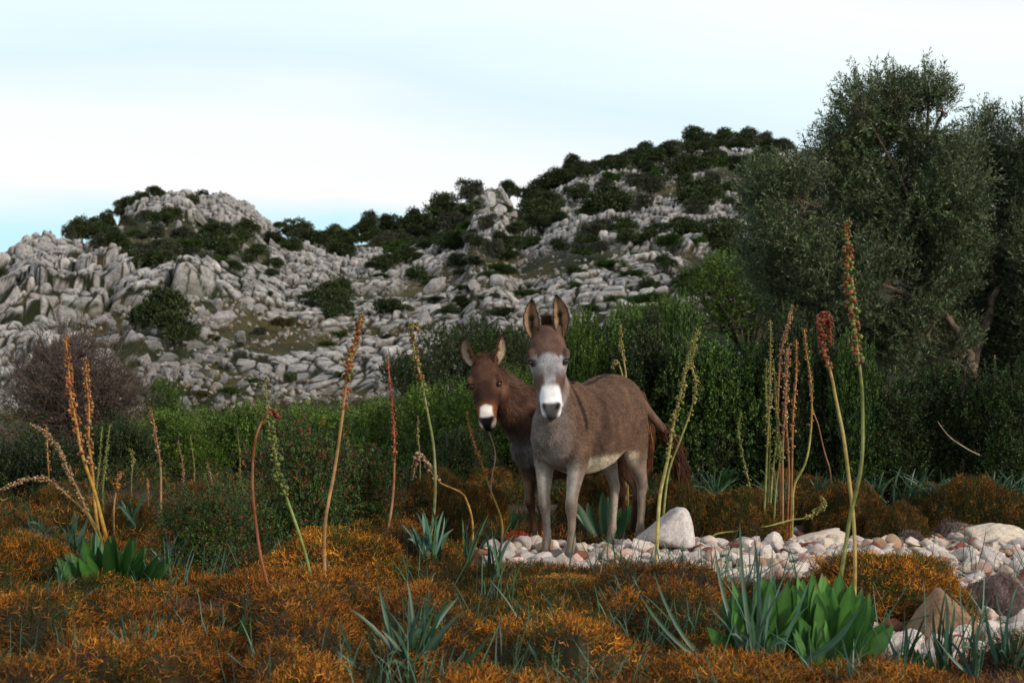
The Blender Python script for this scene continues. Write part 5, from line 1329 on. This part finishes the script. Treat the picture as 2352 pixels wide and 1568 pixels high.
    T(300, 1200, 9.8, 80, 60, 12, 8, 'far blue-green tuft above the leafy squill clump')
    T(460, 1330, 8.0, 60, 90, 8, 5, 'fine blades lying before the lentisk bush', lean=.5)
    # thin scattered blades all over the foreground
    r = np.random.default_rng(77); g = Geo(); cen = [(r.uniform(-1, 1)*(.36*y+.1), y) for y in 4.7+3.6*r.random(110)]
    for x0, y0 in cen:
        for q in range(r.integers(4, 22)):
            x, y = x0+r.normal()*.10, y0+r.normal()*.08
            if stony(np.array([x]), np.array([y]))[0] and r.random() < .6: continue
            b = np.array([x, y, gz(x, y)+.02]); h = r.uniform(.12, .30); t = b+np.array([r.normal()*.09, r.normal()*.06, h])
            blade(g, b, t, r.uniform(.004, .009), np.array([r.normal()*.02, 0, .04]), np.array(GRASS[r.integers(5)])*r.uniform(.6, 1.2), r, seg=6, tipk=.35)
    tag(obj('sparse_grass', g.mesh('sparse_grass', [M['blade']])), 'thin dark green blades scattered through the orange carpet', 'grass', kind='stuff')
    far = [(1560, 1135), (1640, 1130), (1880, 1110), (1950, 1100), (2010, 1105), (2080, 1125), (2130, 1130), (2170, 1110), (2290, 1080), (2340, 1090), (1500, 1150), (1350, 1190), (1250, 1200), (700, 1180), (1780, 1120)]
    wh = ['right of the donkey tails', 'behind the big pale rock', 'right behind the squill cluster', 'behind the yellow squill stem', 'right of the tallest squill stem', 'above the bright orange little cushion', 'above the purple twigs', 'left of the curved dry twig', 'behind the broad dark cushion', 'at the right edge under the trees', 'behind the grey donkey hind leg', 'between the grey donkey legs', 'between the front legs of the donkeys', 'behind the lentisk bush', 'behind the squill cluster']
    for (u, v), w_ in zip(far, wh):
        T(u, v+15, 10.9, 66, 110, 22, 5, 'far blue-green tuft '+w_, cols=[(.03, .075, .035), (.045, .09, .05), (.02, .05, .022)])

# ------------------------------------------------------------ bushes in the middle distance
def bush_geo(seed, n, lobes, leaf, cols, tipcols=None, tipfrac=0., elong=.5, stemc=(.07, .055, .045), up=.5, asp=1.):
    """unit bush, radius 1 and height 1: leafy sprigs over an uneven set of lobes"""
    r = np.random.default_rng(seed); g = Geo(); st = Geo()
    for i in range(lobes):
        a = r.uniform(0, 6.28); rr = .72*r.random()**.6
        h = r.uniform(.35, .86)*(1-.35*rr*rr)
        if asp > 1.3: h = r.uniform(.12, .88)*(1-.22*rr*rr)
        c = np.array([math.cos(a)*rr, math.sin(a)*rr, h*.80*asp]); R = r.uniform(.20, .34)*(1+.15*(asp > 1.3))
        m = n//lobes; ns = max(m//14, 1)
        d = randdir(ns, r); d[:, 2] = np.where(d[:, 2] < -.6, -d[:, 2], d[:, 2])
        q = R*(1-.6*r.random(ns)**1.6)
        B = c+d*q[:, None]*np.array([1, 1, 1.05 if asp < 1.3 else 1.3]); ax = nrm(d+np.array([0, 0, up])+.5*randdir(ns, r))
        L_ = leaf*3.2*r.uniform(.7, 1.4, ns)
        tint = r.uniform(.5, 1.6)
        k = r.random((ns, 14)); P = B[:, None]+ax[:, None]*(k*L_[:, None])[..., None]
        dd = ax[:, None]*.6+randdir(ns*14, r).reshape(ns, 14, 3)
        col = pickcol(ns*14, cols, jit=.25, r=r)*tint
        if tipcols is not None:
            red = (r.random(ns) < tipfrac*(.3+1.2*(c[2] > .5)))[:, None] & (k > .35)
            col = np.where(red.reshape(-1)[:, None], pickcol(ns*14, tipcols, jit=.25, r=r), col)
        leaf_quads(g, P.reshape(-1, 3), dd.reshape(-1, 3), leaf*r.uniform(.6, 1.2, ns*14), leaf*elong, col, r)
        tube(st, catmull([(c[0]*.15, c[1]*.15, -.1), c*np.array([.5, .5, .5])+r.normal(size=3)*.03, c], 4), np.linspace(.022, .008, 9), 5, stemc)
    for q in range(int(30*asp)):                          # loose shoots standing out of the outline
        a = r.uniform(0, 6.28); rr = .85*r.random()**.5; b = np.array([math.cos(a)*rr, math.sin(a)*rr, (.62+.22*r.random())*(1-.3*rr*rr)*asp])
        ax = nrm(np.array([math.cos(a)*rr*.5, math.sin(a)*rr*.5, 1])+.25*r.normal(size=3)); ln = r.uniform(.14, .36)
        P = np.array([b, b+ax*ln*.5+r.normal(size=3)*.01, b+ax*ln]); tube(g, P, [.006, .004, .002], 3, stemc)
        m = 60; k = r.random((m, 1)); tt = r.uniform(.8, 1.5)
        leaf_quads(g, b+ax*ln*k+r.normal(size=(m, 3))*.012, ax*.5+randdir(m, r), leaf*r.uniform(.7, 1.3, m), leaf*elong*1.1, pickcol(m, cols, jit=.25, r=r)*tt, r)
    return g, st
BUSHCOL = {'leafy': [(.022, .056, 0.0078), (.038, .088, 0.0108), (.062, .125, 0.0132), (.012, .028, 0.0054)], 'lentisk': [(.026, .058, 0.0084), (.038, .082, 0.0108), (.055, .105, 0.0132), (.016, .034, 0.0066)], 'bright': [(.045, .095, 0.0072), (.070, .135, 0.0108), (.030, .060, 0.0066), (.095, .155, 0.0144)], 'dark': [(.012, .026, 0.0048), (.020, .040, 0.0066), (.034, .064, 0.0090)]}
BM = {}; ASP = []
def bush_set():
    ASP[:] = [.8, 1.5, 2.6]
    for k, (lo_, tip, tf, n) in {'lentisk': (.030, [(.22, .045, .02), (.13, .035, .015), (.20, .09, .02)], .16, 30000), 'bright': (.036, [(.11, .15, .02)], .1, 26000), 'dark': (.034, [(.09, .07, .02)], .05, 28000), 'leafy': (.036, [(.09, .14, .02)], .12, 32000)}.items():
        for ai, asp in enumerate(ASP):
            for i in range(2):
                g, st = bush_geo(200+i*9+len(k)+ai*31, int(n*(.75+.35*asp)), int(24*(.7+.4*asp)), lo_*(1+.35*(ai == 2)), BUSHCOL[k], tip, tf, asp=asp)
                BM[k, ai, i] = (g.mesh('foliage', [M['leaf']], False), st.mesh('branches', [M['bark']]))
def put_bush(kind, i, u, v, hw, h, Y, lab, grp='evergreen bushes behind the donkeys', depth=.8, name='bush'):
    p = at(u, v, Y); z = gz(p[0], Y); R = hw/F*Y; H = CZ-(v-h-CY)/F*Y-z
    rt = bpy.data.objects.new(name, None); C.objects.link(rt); rt.location = (p[0], Y, z)
    H *= 1.14
    rt.rotation_euler = (0, 0, i*1.7+u*.01); sc_ = (R, R*depth, max(H, .15))
    tag(rt, lab, 'bush', grp)
    ai = int(np.argmin([abs(math.log(max(H, .15)/R/q)) for q in ASP])); a, b = BM[kind, ai, i % 2]
    for nm, me in (('foliage', a), ('branches', b)):
        o = obj(nm, me, rt, scale=(R, R*depth, max(H, .15)/ASP[ai]))
def build_bushes():
    bush_set()
    B = put_bush
    # the lentisk in front, left of centre
    B('lentisk', 0, 700, 1290, 200, 320, 8.5, 'lentisk bush with reddish tips, its tall right half', 'lentisk bush left of centre', .7)
    B('lentisk', 1, 500, 1345, 165, 225, 7.95, 'lentisk bush, its low dark left half beside the red-stemmed squill', 'lentisk bush left of centre', .7)
    B('lentisk', 2, 850, 1250, 125, 225, 9.1, 'lentisk bush, its right end behind the pinkish red squill stalk', 'lentisk bush left of centre', .7)
    # middle row on the left
    for i, (k, u, v, hw, h, Y, lab) in enumerate([
            ('dark', 60, 1170, 170, 150, 13, 'dark bush at the left edge behind the arching squill heads'),
            ('dark', 250, 1160, 140, 170, 14, 'dark bush behind the two orange squill stalks'),
            ('bright', 420, 1140, 150, 190, 15, 'green bush with twiggy top left of the centre'),
            ('bright', 380, 960, 60, 90, 21, 'small bright sapling-like bush before the rocks at left'),
            ('bright', 560, 1130, 150, 170, 15.5, 'bright green bush behind the lentisk bush'),
            ('bright', 720, 1120, 160, 160, 16, 'bright green bush behind the tall orange-stemmed squill'),
            ('bright', 890, 1110, 150, 180, 15, 'bright green bush left of the hooked squill stalk'),
            ('bright', 1040, 1110, 140, 220, 14.5, 'green bush directly left of the brown donkey'),
            ('dark', 1060, 1130, 90, 150, 13, 'dark bush behind the brown donkey chest'),
            ('bright', 1170, 1080, 130, 240, 15.5, 'green bush seen between the two donkey heads'),
            ('dark', 1080, 900, 150, 155, 26, 'large smooth dark bush on the slope behind the brown donkey ears'),
            ('dark', 960, 905, 100, 95, 25.5, 'dark bush left of the large smooth one on the slope'),
            ('dark', 1180, 850, 70, 100, 26.5, 'dark bush behind the left ear of the grey donkey'),
            ('leafy', 1370, 1080, 170, 370, 13.5, 'tall green bush right behind the grey donkey head'),
            ('dark', 1500, 1110, 150, 350, 12.8, 'tall dark bush behind the grey donkey rump'),
            ('leafy', 1620, 1110, 140, 350, 12.6, 'tall dark lentisk right of the donkeys'),
            ('leafy', 1740, 1110, 130, 330, 12.8, 'tall dark bush behind the squill cluster'),
            ('leafy', 1560, 900, 70, 230, 13.4, 'highest leafy shoots above the dark lentisk right of the donkeys'),
            ('dark', 1880, 1100, 130, 330, 12.6, 'dark bush behind the two tallest squill stalks'),
            ('dark', 2020, 1100, 140, 250, 12.4, 'dark green bush under the left side of the olive tree'),
            ('dark', 2160, 1100, 140, 260, 12.6, 'dark bush below the olive trunk'),
            ('dark', 2300, 1110, 140, 270, 12.2, 'dark green bush under the right trees'),
            ('dark', 2400, 1100, 110, 300, 12.4, 'dark bush cut by the right edge'),
            ('bright', 1345, 1010, 70, 290, 12.9, 'light green leafy shoots right beside the grey donkey head'),
            ('dark', 1820, 1010, 80, 300, 12.5, 'narrow dark bush behind the right side of the squill cluster'),
            ('leafy', 1960, 1000, 70, 240, 12.2, 'leafy bush between the tallest squill stalk and the olive trunk'),
            ('bright', 1440, 760, 60, 70, 24, 'small bright green bush on the slope right of the donkey ears'),
            ('dark', 1480, 800, 90, 90, 22, 'rounded olive-green bush between the rocks and the tall bushes'),
            ('bright', 1520, 740, 90, 60, 30, 'bright green low bush beside the pink rock'),
            ('bright', 1720, 700, 170, 110, 33, 'wide green bush mound left of the olive crown')]):
        B(k, i, u, v, hw, h, Y, lab)
    # leafless brown bush at the left
    r = np.random.default_rng(91); g = Geo()
    p = at(170, 960, 17); z = gz(p[0], 17); R = 195/F*17; H = CZ-(752-CY)/F*17-z
    for i in range(190):
        a = r.uniform(0, 6.28); t = r.random()**.6
        e = np.array([math.cos(a)*R*t*.95, math.sin(a)*R*.6*t, H*(1-.45*t*t)*r.uniform(.7, 1.0)])
        m = e*np.array([.35, .35, .55])+r.normal(size=3)*.05
        P = catmull([(0, 0, 0), m, e], 5); tube(g, P, np.linspace(.009, .0025, len(P)), 3, np.array([.09, .07, .06])*r.uniform(.7, 1.2))
        for q in range(12):
            s = P[r.integers(4, len(P))]; d = nrm(e-m+np.array([0, 0, .3])+randdir(1, r)[0]*1.1); L_ = r.uniform(.15, .4)
            pts = np.array([s, s+d*L_*.5+r.normal(size=3)*.02, s+d*L_+np.array([0, 0, .03])]); tube(g, pts, [.004, .003, .0015], 3, np.array([.11, .085, .075])*r.uniform(.7, 1.2))
            for w_ in range(4):
                s2 = pts[1]*(1-w_/4)+pts[2]*w_/4; d2 = nrm(d+randdir(1, r)[0]); tube(g, [s2, s2+d2*r.uniform(.06, .16)], [.0025, .0012], 3, np.array([.13, .10, .085])*r.uniform(.7, 1.2))
    n = 5000; d = randdir(n, r); d[:, 2] = np.abs(d[:, 2])
    P = d*np.array([R, R*.6, H])*(.6+.38*r.random((n, 1))); lv = Geo()
    leaf_quads(lv, P, randdir(n, r), .035, .02, pickcol(n, [(.09, .05, .03), (.12, .075, .03), (.05, .06, .02)], r=r), r)
    rt = bpy.data.objects.new('leafless_bush', None); C.objects.link(rt); rt.location = (p[0], 17, z)
    tag(rt, 'large leafless purplish brown bush in front of the rocks at the left', 'bush')
    obj('branches', g.mesh('branches', [M['bark']]), rt); obj('dry_leaves', lv.mesh('dry_leaves', [M['leaf']], False), rt)
    # little red-leaved plant by the brown donkey hoof, purple twiggy cushions
    g = Geo(); q = 420
    base = randdir(q, r)*np.array([.09, .05, .05]); leaf_quads(g, base+np.array([0, 0, .07]), randdir(q, r)+np.array([0, 0, .4]), .022, .012, pickcol(q, [(.55, .05, .015), (.40, .04, .02), (.30, .08, .02)], r=r), r)
    for i in range(10): tube(g, [(0, 0, 0), base[i]+np.array([0, 0, .07])], [.002, .001], 3, (.2, .04, .02))
    p = at(1185, 1225, 9.35)
    tag(obj('red_plant', g.mesh('red_plant', [M['leaf']], False), None, (p[0], 9.35, gz(p[0], 9.35))), 'small plant with bright red leaves beside the brown donkey front hoof', 'plant')
    for u, v, Y, R, lab in ((2190, 1185, 10.4, .15, 'purplish grey twiggy shrublet behind the stones on the right'), (1075, 1040, 12, .12, 'dry grey twiggy shrublet far behind the hooked squill'), (2090, 1215, 9.9, .09, 'tiny dry brown shrublet in front of the bright orange cushion')):
        g = Geo(); n = 2200; d = randdir(n, r); d[:, 2] = np.abs(d[:, 2])
        forks(g, d*R*(.3+.65*r.random((n, 1))), d+np.array([0, 0, .4]), .035, pickcol(n, [(.17, .12, .11), (.12, .08, .075), (.22, .16, .14)], r=r), r, .0028)
        p = at(u, v, Y); tag(obj('dry_shrublet', g.mesh('dry_shrublet', [M['twig']], False), None, (p[0], Y, gz(p[0], Y))), lab, 'shrub')

# ------------------------------------------------------------ olive trees on the right
OLIVE = [(.060, .100, .042), (.088, .138, .062), (.036, .060, .026), (.130, .175, .10), (.105, .120, .040)]
def olive(u0, v0, Y, trunk_pts, blobs, lab, seed, nspr, tag_trunks):
    r = np.random.default_rng(seed)
    p0 = at(u0, v0, Y); z = gz(p0[0], Y); org = np.array([p0[0], Y, z])
    rt = bpy.data.objects.new('olive_tree', None); C.objects.link(rt); rt.location = org
    tag(rt, lab, 'olive tree', 'olive trees at the right')
    s = Y/F
    bl = []
    for b in blobs:
        u, v, ru, rv = b[:4]; dy = b[4] if len(b) > 4 else r.uniform(-.3, .5)
        c = at(u, v+27, Y+dy)-org; bl.append((c, np.array([ru*s, (ru+rv)*.5*s*.9, rv*s*.93])))
    tr = Geo(); ends = []
    for pts in trunk_pts:
        P = np.array([at(u, v, Y+dy)-org for u, v, dy in pts]); P[0][2] = -.1
        Cc = catmull(P, 6); w = np.linspace(pts_w(pts), pts_w(pts)*.42, len(Cc))
        Cc = Cc+r.normal(size=Cc.shape)*.012
        tube(tr, Cc, w, 9, np.array([.14, .105, .08])*(.8+.4*r.random((len(Cc), 1)))); ends.append(P[-1])
    obj('trunk', tr.mesh('trunk', [M['bark']]), rt)
    lb = Geo(); subs = []
    for c, R in bl:
        for q in range(7):
            d = randdir(1, r)[0]*.55; e = c+d*R; st = ends[int(np.argmin([np.linalg.norm(c-k) for k in ends]))]
            if q == 0:
                mid = (st+c)/2+r.normal(size=3)*.08
                P = catmull([st, mid, c], 6); tube(lb, P, np.linspace(.035, .014, len(P)), 6, (.12, .095, .07)); cc_ = c
            P = catmull([c, (c+e)/2+r.normal(size=3)*.05, e], 4); tube(lb, P, np.linspace(.013, .006, len(P)), 5, (.12, .09, .07)); subs.append(e)
    subs = np.array(subs)
    g = Geo()
    vol = np.array([R[0]*R[2] for c, R in bl]); ix = r.choice(len(bl), nspr, p=vol/vol.sum())
    d = randdir(nspr, r); q = (1-.55*r.random(nspr)**1.5)
    c0 = np.array([bl[i][0] for i in ix]); R0 = np.array([bl[i][1] for i in ix])
    # lobes: skip sprays that fall into gaps
    B = c0+d*R0*q[:, None]
    key = np.array([mnoise.noise(Vector(b*1.9)+Vector((seed, 0, 0))) for b in B])
    keep = key > -.16-.25*(1-q)
    B, d, key = B[keep], d[keep], key[keep]; ns = len(B)
    ax = nrm(d*.8+np.array([0, 0, .75])+.45*randdir(ns, r)); L_ = r.uniform(.16, .36, ns)
    tint = (.8+.55*(key+.2))*r.uniform(.75, 1.25, ns)
    m = 22; k = np.linspace(.05, 1, m)[None]; P = B[:, None]+ax[:, None]*(k*L_[:, None])[..., None]
    sd = randdir(ns*m, r).reshape(ns, m, 3)
    dd = ax[:, None]*.75+sd*.8
    col = pickcol(ns*m, OLIVE, jit=.2, r=r)*np.repeat(tint, m)[:, None]
    leaf_quads(g, P.reshape(-1, 3), dd.reshape(-1, 3), r.uniform(.045, .07, ns*m), .0135, col, r)
    S = nrm(np.cross(ax, randdir(ns, r)))*.002
    e = B+ax*L_[:, None]; bb = B-ax*.12
    lb.add(np.stack([bb-S, bb+S, e+S*.4, e-S*.4], 1).reshape(-1, 3), np.arange(4*ns).reshape(ns, 4), None, np.tile([.13, .10, .07], (4*ns, 1)))
    obj('crown', g.mesh('crown', [M['leaf']], False), rt)
    obj('limbs', lb.mesh('limbs', [M['bark']], False), rt)
def pts_w(pts): return .085
def build_olives():
    olive(2230, 1000, 17, [[(2236, 1010, 0), (2240, 900, 0), (2225, 820, 0), (2195, 755, .1), (2165, 715, .1)], [(2215, 1010, .2), (2218, 880, .3), (2205, 800, .4), (2180, 720, .5), (2150, 620, .6)], [(2245, 1010, .3), (2232, 850, .4), (2265, 745, .5), (2290, 660, .5)]],
          [(2090, 270, 85, 100), (1990, 300, 85, 90), (2132, 205, 34, 60), (2050, 195, 36, 42), (1975, 215, 40, 50), (1925, 290, 36, 50), (2165, 230, 26, 50), (1830, 470, 100, 110), (1770, 400, 50, 50), (1950, 440, 140, 150), (2080, 450, 140, 160), (1900, 610, 140, 120), (2050, 630, 150, 140), (1785, 570, 75, 100), (1850, 680, 95, 60), (2000, 760, 120, 80), (2120, 760, 110, 90), (1930, 720, 90, 60), (2170, 560, 90, 160), (2200, 400, 60, 110)],
          'largest olive tree with the highest crown, right of the hill', 5, 13500, 3)
    olive(2330, 1010, 18.5, [[(2330, 1010, 0), (2335, 880, 0), (2320, 760, 0), (2300, 650, 0)]],
          [(2300, 400, 45, 90), (2320, 340, 24, 60), (2245, 320, 50, 85), (2215, 300, 22, 45), (2275, 290, 24, 60), (2240, 450, 90, 130), (2310, 460, 70, 110), (2290, 620, 120, 140), (2350, 620, 90, 170), (2300, 800, 130, 110), (2200, 700, 90, 120), (2200, 860, 90, 70)],
          'second olive tree, with a pointed crown right of the largest one', 6, 7500, 1)
    olive(2440, 1010, 17.5, [[(2440, 1010, 0), (2445, 850, 0), (2430, 700, 0), (2420, 560, 0)]],
          [(2352, 290, 26, 50), (2380, 380, 55, 110), (2430, 420, 80, 160), (2400, 560, 90, 130), (2440, 700, 120, 150), (2380, 800, 90, 110)],
          'dark olive tree cut by the right edge of the photo', 7, 5000, 1)
# ------------------------------------------------------------ sky, sun, camera
def build_sky_cam():
    w = bpy.data.worlds.new('World'); sc.world = w; w.use_nodes = True
    N, L = w.node_tree.nodes, w.node_tree.links
    bg = N['Background']
    sk = N.new('ShaderNodeTexSky'); sk.sky_type = 'NISHITA'; sk.sun_disc = False
    sk.sun_elevation = math.radians(24); sk.sun_rotation = math.radians(SUN_AZ); sk.air_density = 1; sk.dust_density = 1
    tc = N.new('ShaderNodeTexCoord'); sp = N.new('ShaderNodeSeparateXYZ'); L.new(tc.outputs['Generated'], sp.inputs[0])
    mp = N.new('ShaderNodeMapping'); mp.inputs['Scale'].default_value = (1.6, 1.6, 9); L.new(tc.outputs['Generated'], mp.inputs[0])
    n = N.new('ShaderNodeTexNoise'); n.inputs['Scale'].default_value = 1.5; n.inputs['Detail'].default_value = 5; n.inputs['Roughness'].default_value = .5; L.new(mp.outputs[0], n.inputs['Vector'])
    def math_(op, a, b=None):
        m = N.new('ShaderNodeMath'); m.operation = op
        for i, q in enumerate((a, b)):
            if q is None: continue
            if isinstance(q, (int, float)): m.inputs[i].default_value = q
            else: L.new(q, m.inputs[i])
        return m.outputs[0]
    el = math_('ADD', sp.outputs['Z'], math_('MULTIPLY', math_('SUBTRACT', n.outputs['Fac'], .5), .09))
    # cloud sheet: clear pale cyan band by the horizon on the left, thin white cloud above it
    el = math_('ADD', el, math_('MULTIPLY', math_('MAXIMUM', sp.outputs['X'], -.12), .16))
    el = math_('ADD', el, .018)
    r = ramp(N, [(0, srgb(160, 228, 242)), (.078, srgb(200, 240, 249)), (.102, srgb(250, 248, 248)), (.15, srgb(246, 250, 252)), (.19, srgb(222, 242, 251)), (.235, srgb(240, 253, 253)), (.28, srgb(250, 252, 252)), (.40, srgb(*UPPER)), (1., srgb(*UPPER))])  # upper sky, out of view, greyed to lower the light on the ground
    L.new(el, r.inputs[0])
    sc10 = N.new('ShaderNodeVectorMath'); sc10.operation = 'SCALE'; sc10.inputs['Scale'].default_value = 9.9; L.new(r.outputs[0], sc10.inputs[0])
    mx = N.new('ShaderNodeMixRGB'); mx.inputs[0].default_value = .93; L.new(sk.outputs[0], mx.inputs[1]); L.new(sc10.outputs[0], mx.inputs[2])
    L.new(mx.outputs[0], bg.inputs['Color']); bg.inputs['Strength'].default_value = .1
    sd = bpy.data.lights.new('sun', 'SUN'); sd.energy = SUN_E; sd.angle = math.radians(7); sd.color = (1, .86, .72)
    so = obj('sun', sd)
    # sun_rotation is clockwise from +Y: direction to the sun
    e, a = math.radians(24), math.radians(SUN_AZ)
    d = Vector((math.sin(a)*math.cos(e), math.cos(a)*math.cos(e), math.sin(e)))
    so.rotation_euler = d.to_track_quat('Z', 'Y').to_euler()
    cd = bpy.data.cameras.new('camera'); cd.lens = 50; cd.sensor_width = 36; cd.clip_start = .1; cd.clip_end = 3000
    cd.dof.use_dof = True; cd.dof.focus_distance = 8.7; cd.dof.aperture_fstop = 4.6
    co = obj('camera', cd, None, (0, 0, CZ), (math.pi/2, 0, 0)); sc.camera = co
    vs = sc.view_settings; vs.view_transform = 'Standard'; vs.look = 'None'; vs.gamma = 1; vs.exposure = .15
    sc.cycles.max_bounces = 5; sc.cycles.diffuse_bounces = 3; sc.cycles.glossy_bounces = 2; sc.cycles.transmission_bounces = 3
    sc.cycles.use_denoising = True
SUN_AZ, SUN_E, UPPER = 128, 2.6, (205, 210, 216)
def run(name, *f):
    if name in SKIP: return
    for q in f: q()
run('sky', build_sky_cam)
run('ground', build_ground)
run('hill', build_hill)
run('rocks', build_hill_rocks)
run('shrubs', build_hill_shrubs)
run('carpet', build_carpet)
run('cushions', build_cushions)
run('stones', build_stones)
run('squills', build_squills)
run('leaves', build_leaves)
run('bushes', build_bushes)
run('olives', build_olives)
run('adult', build_adult)
run('brown', build_brown)
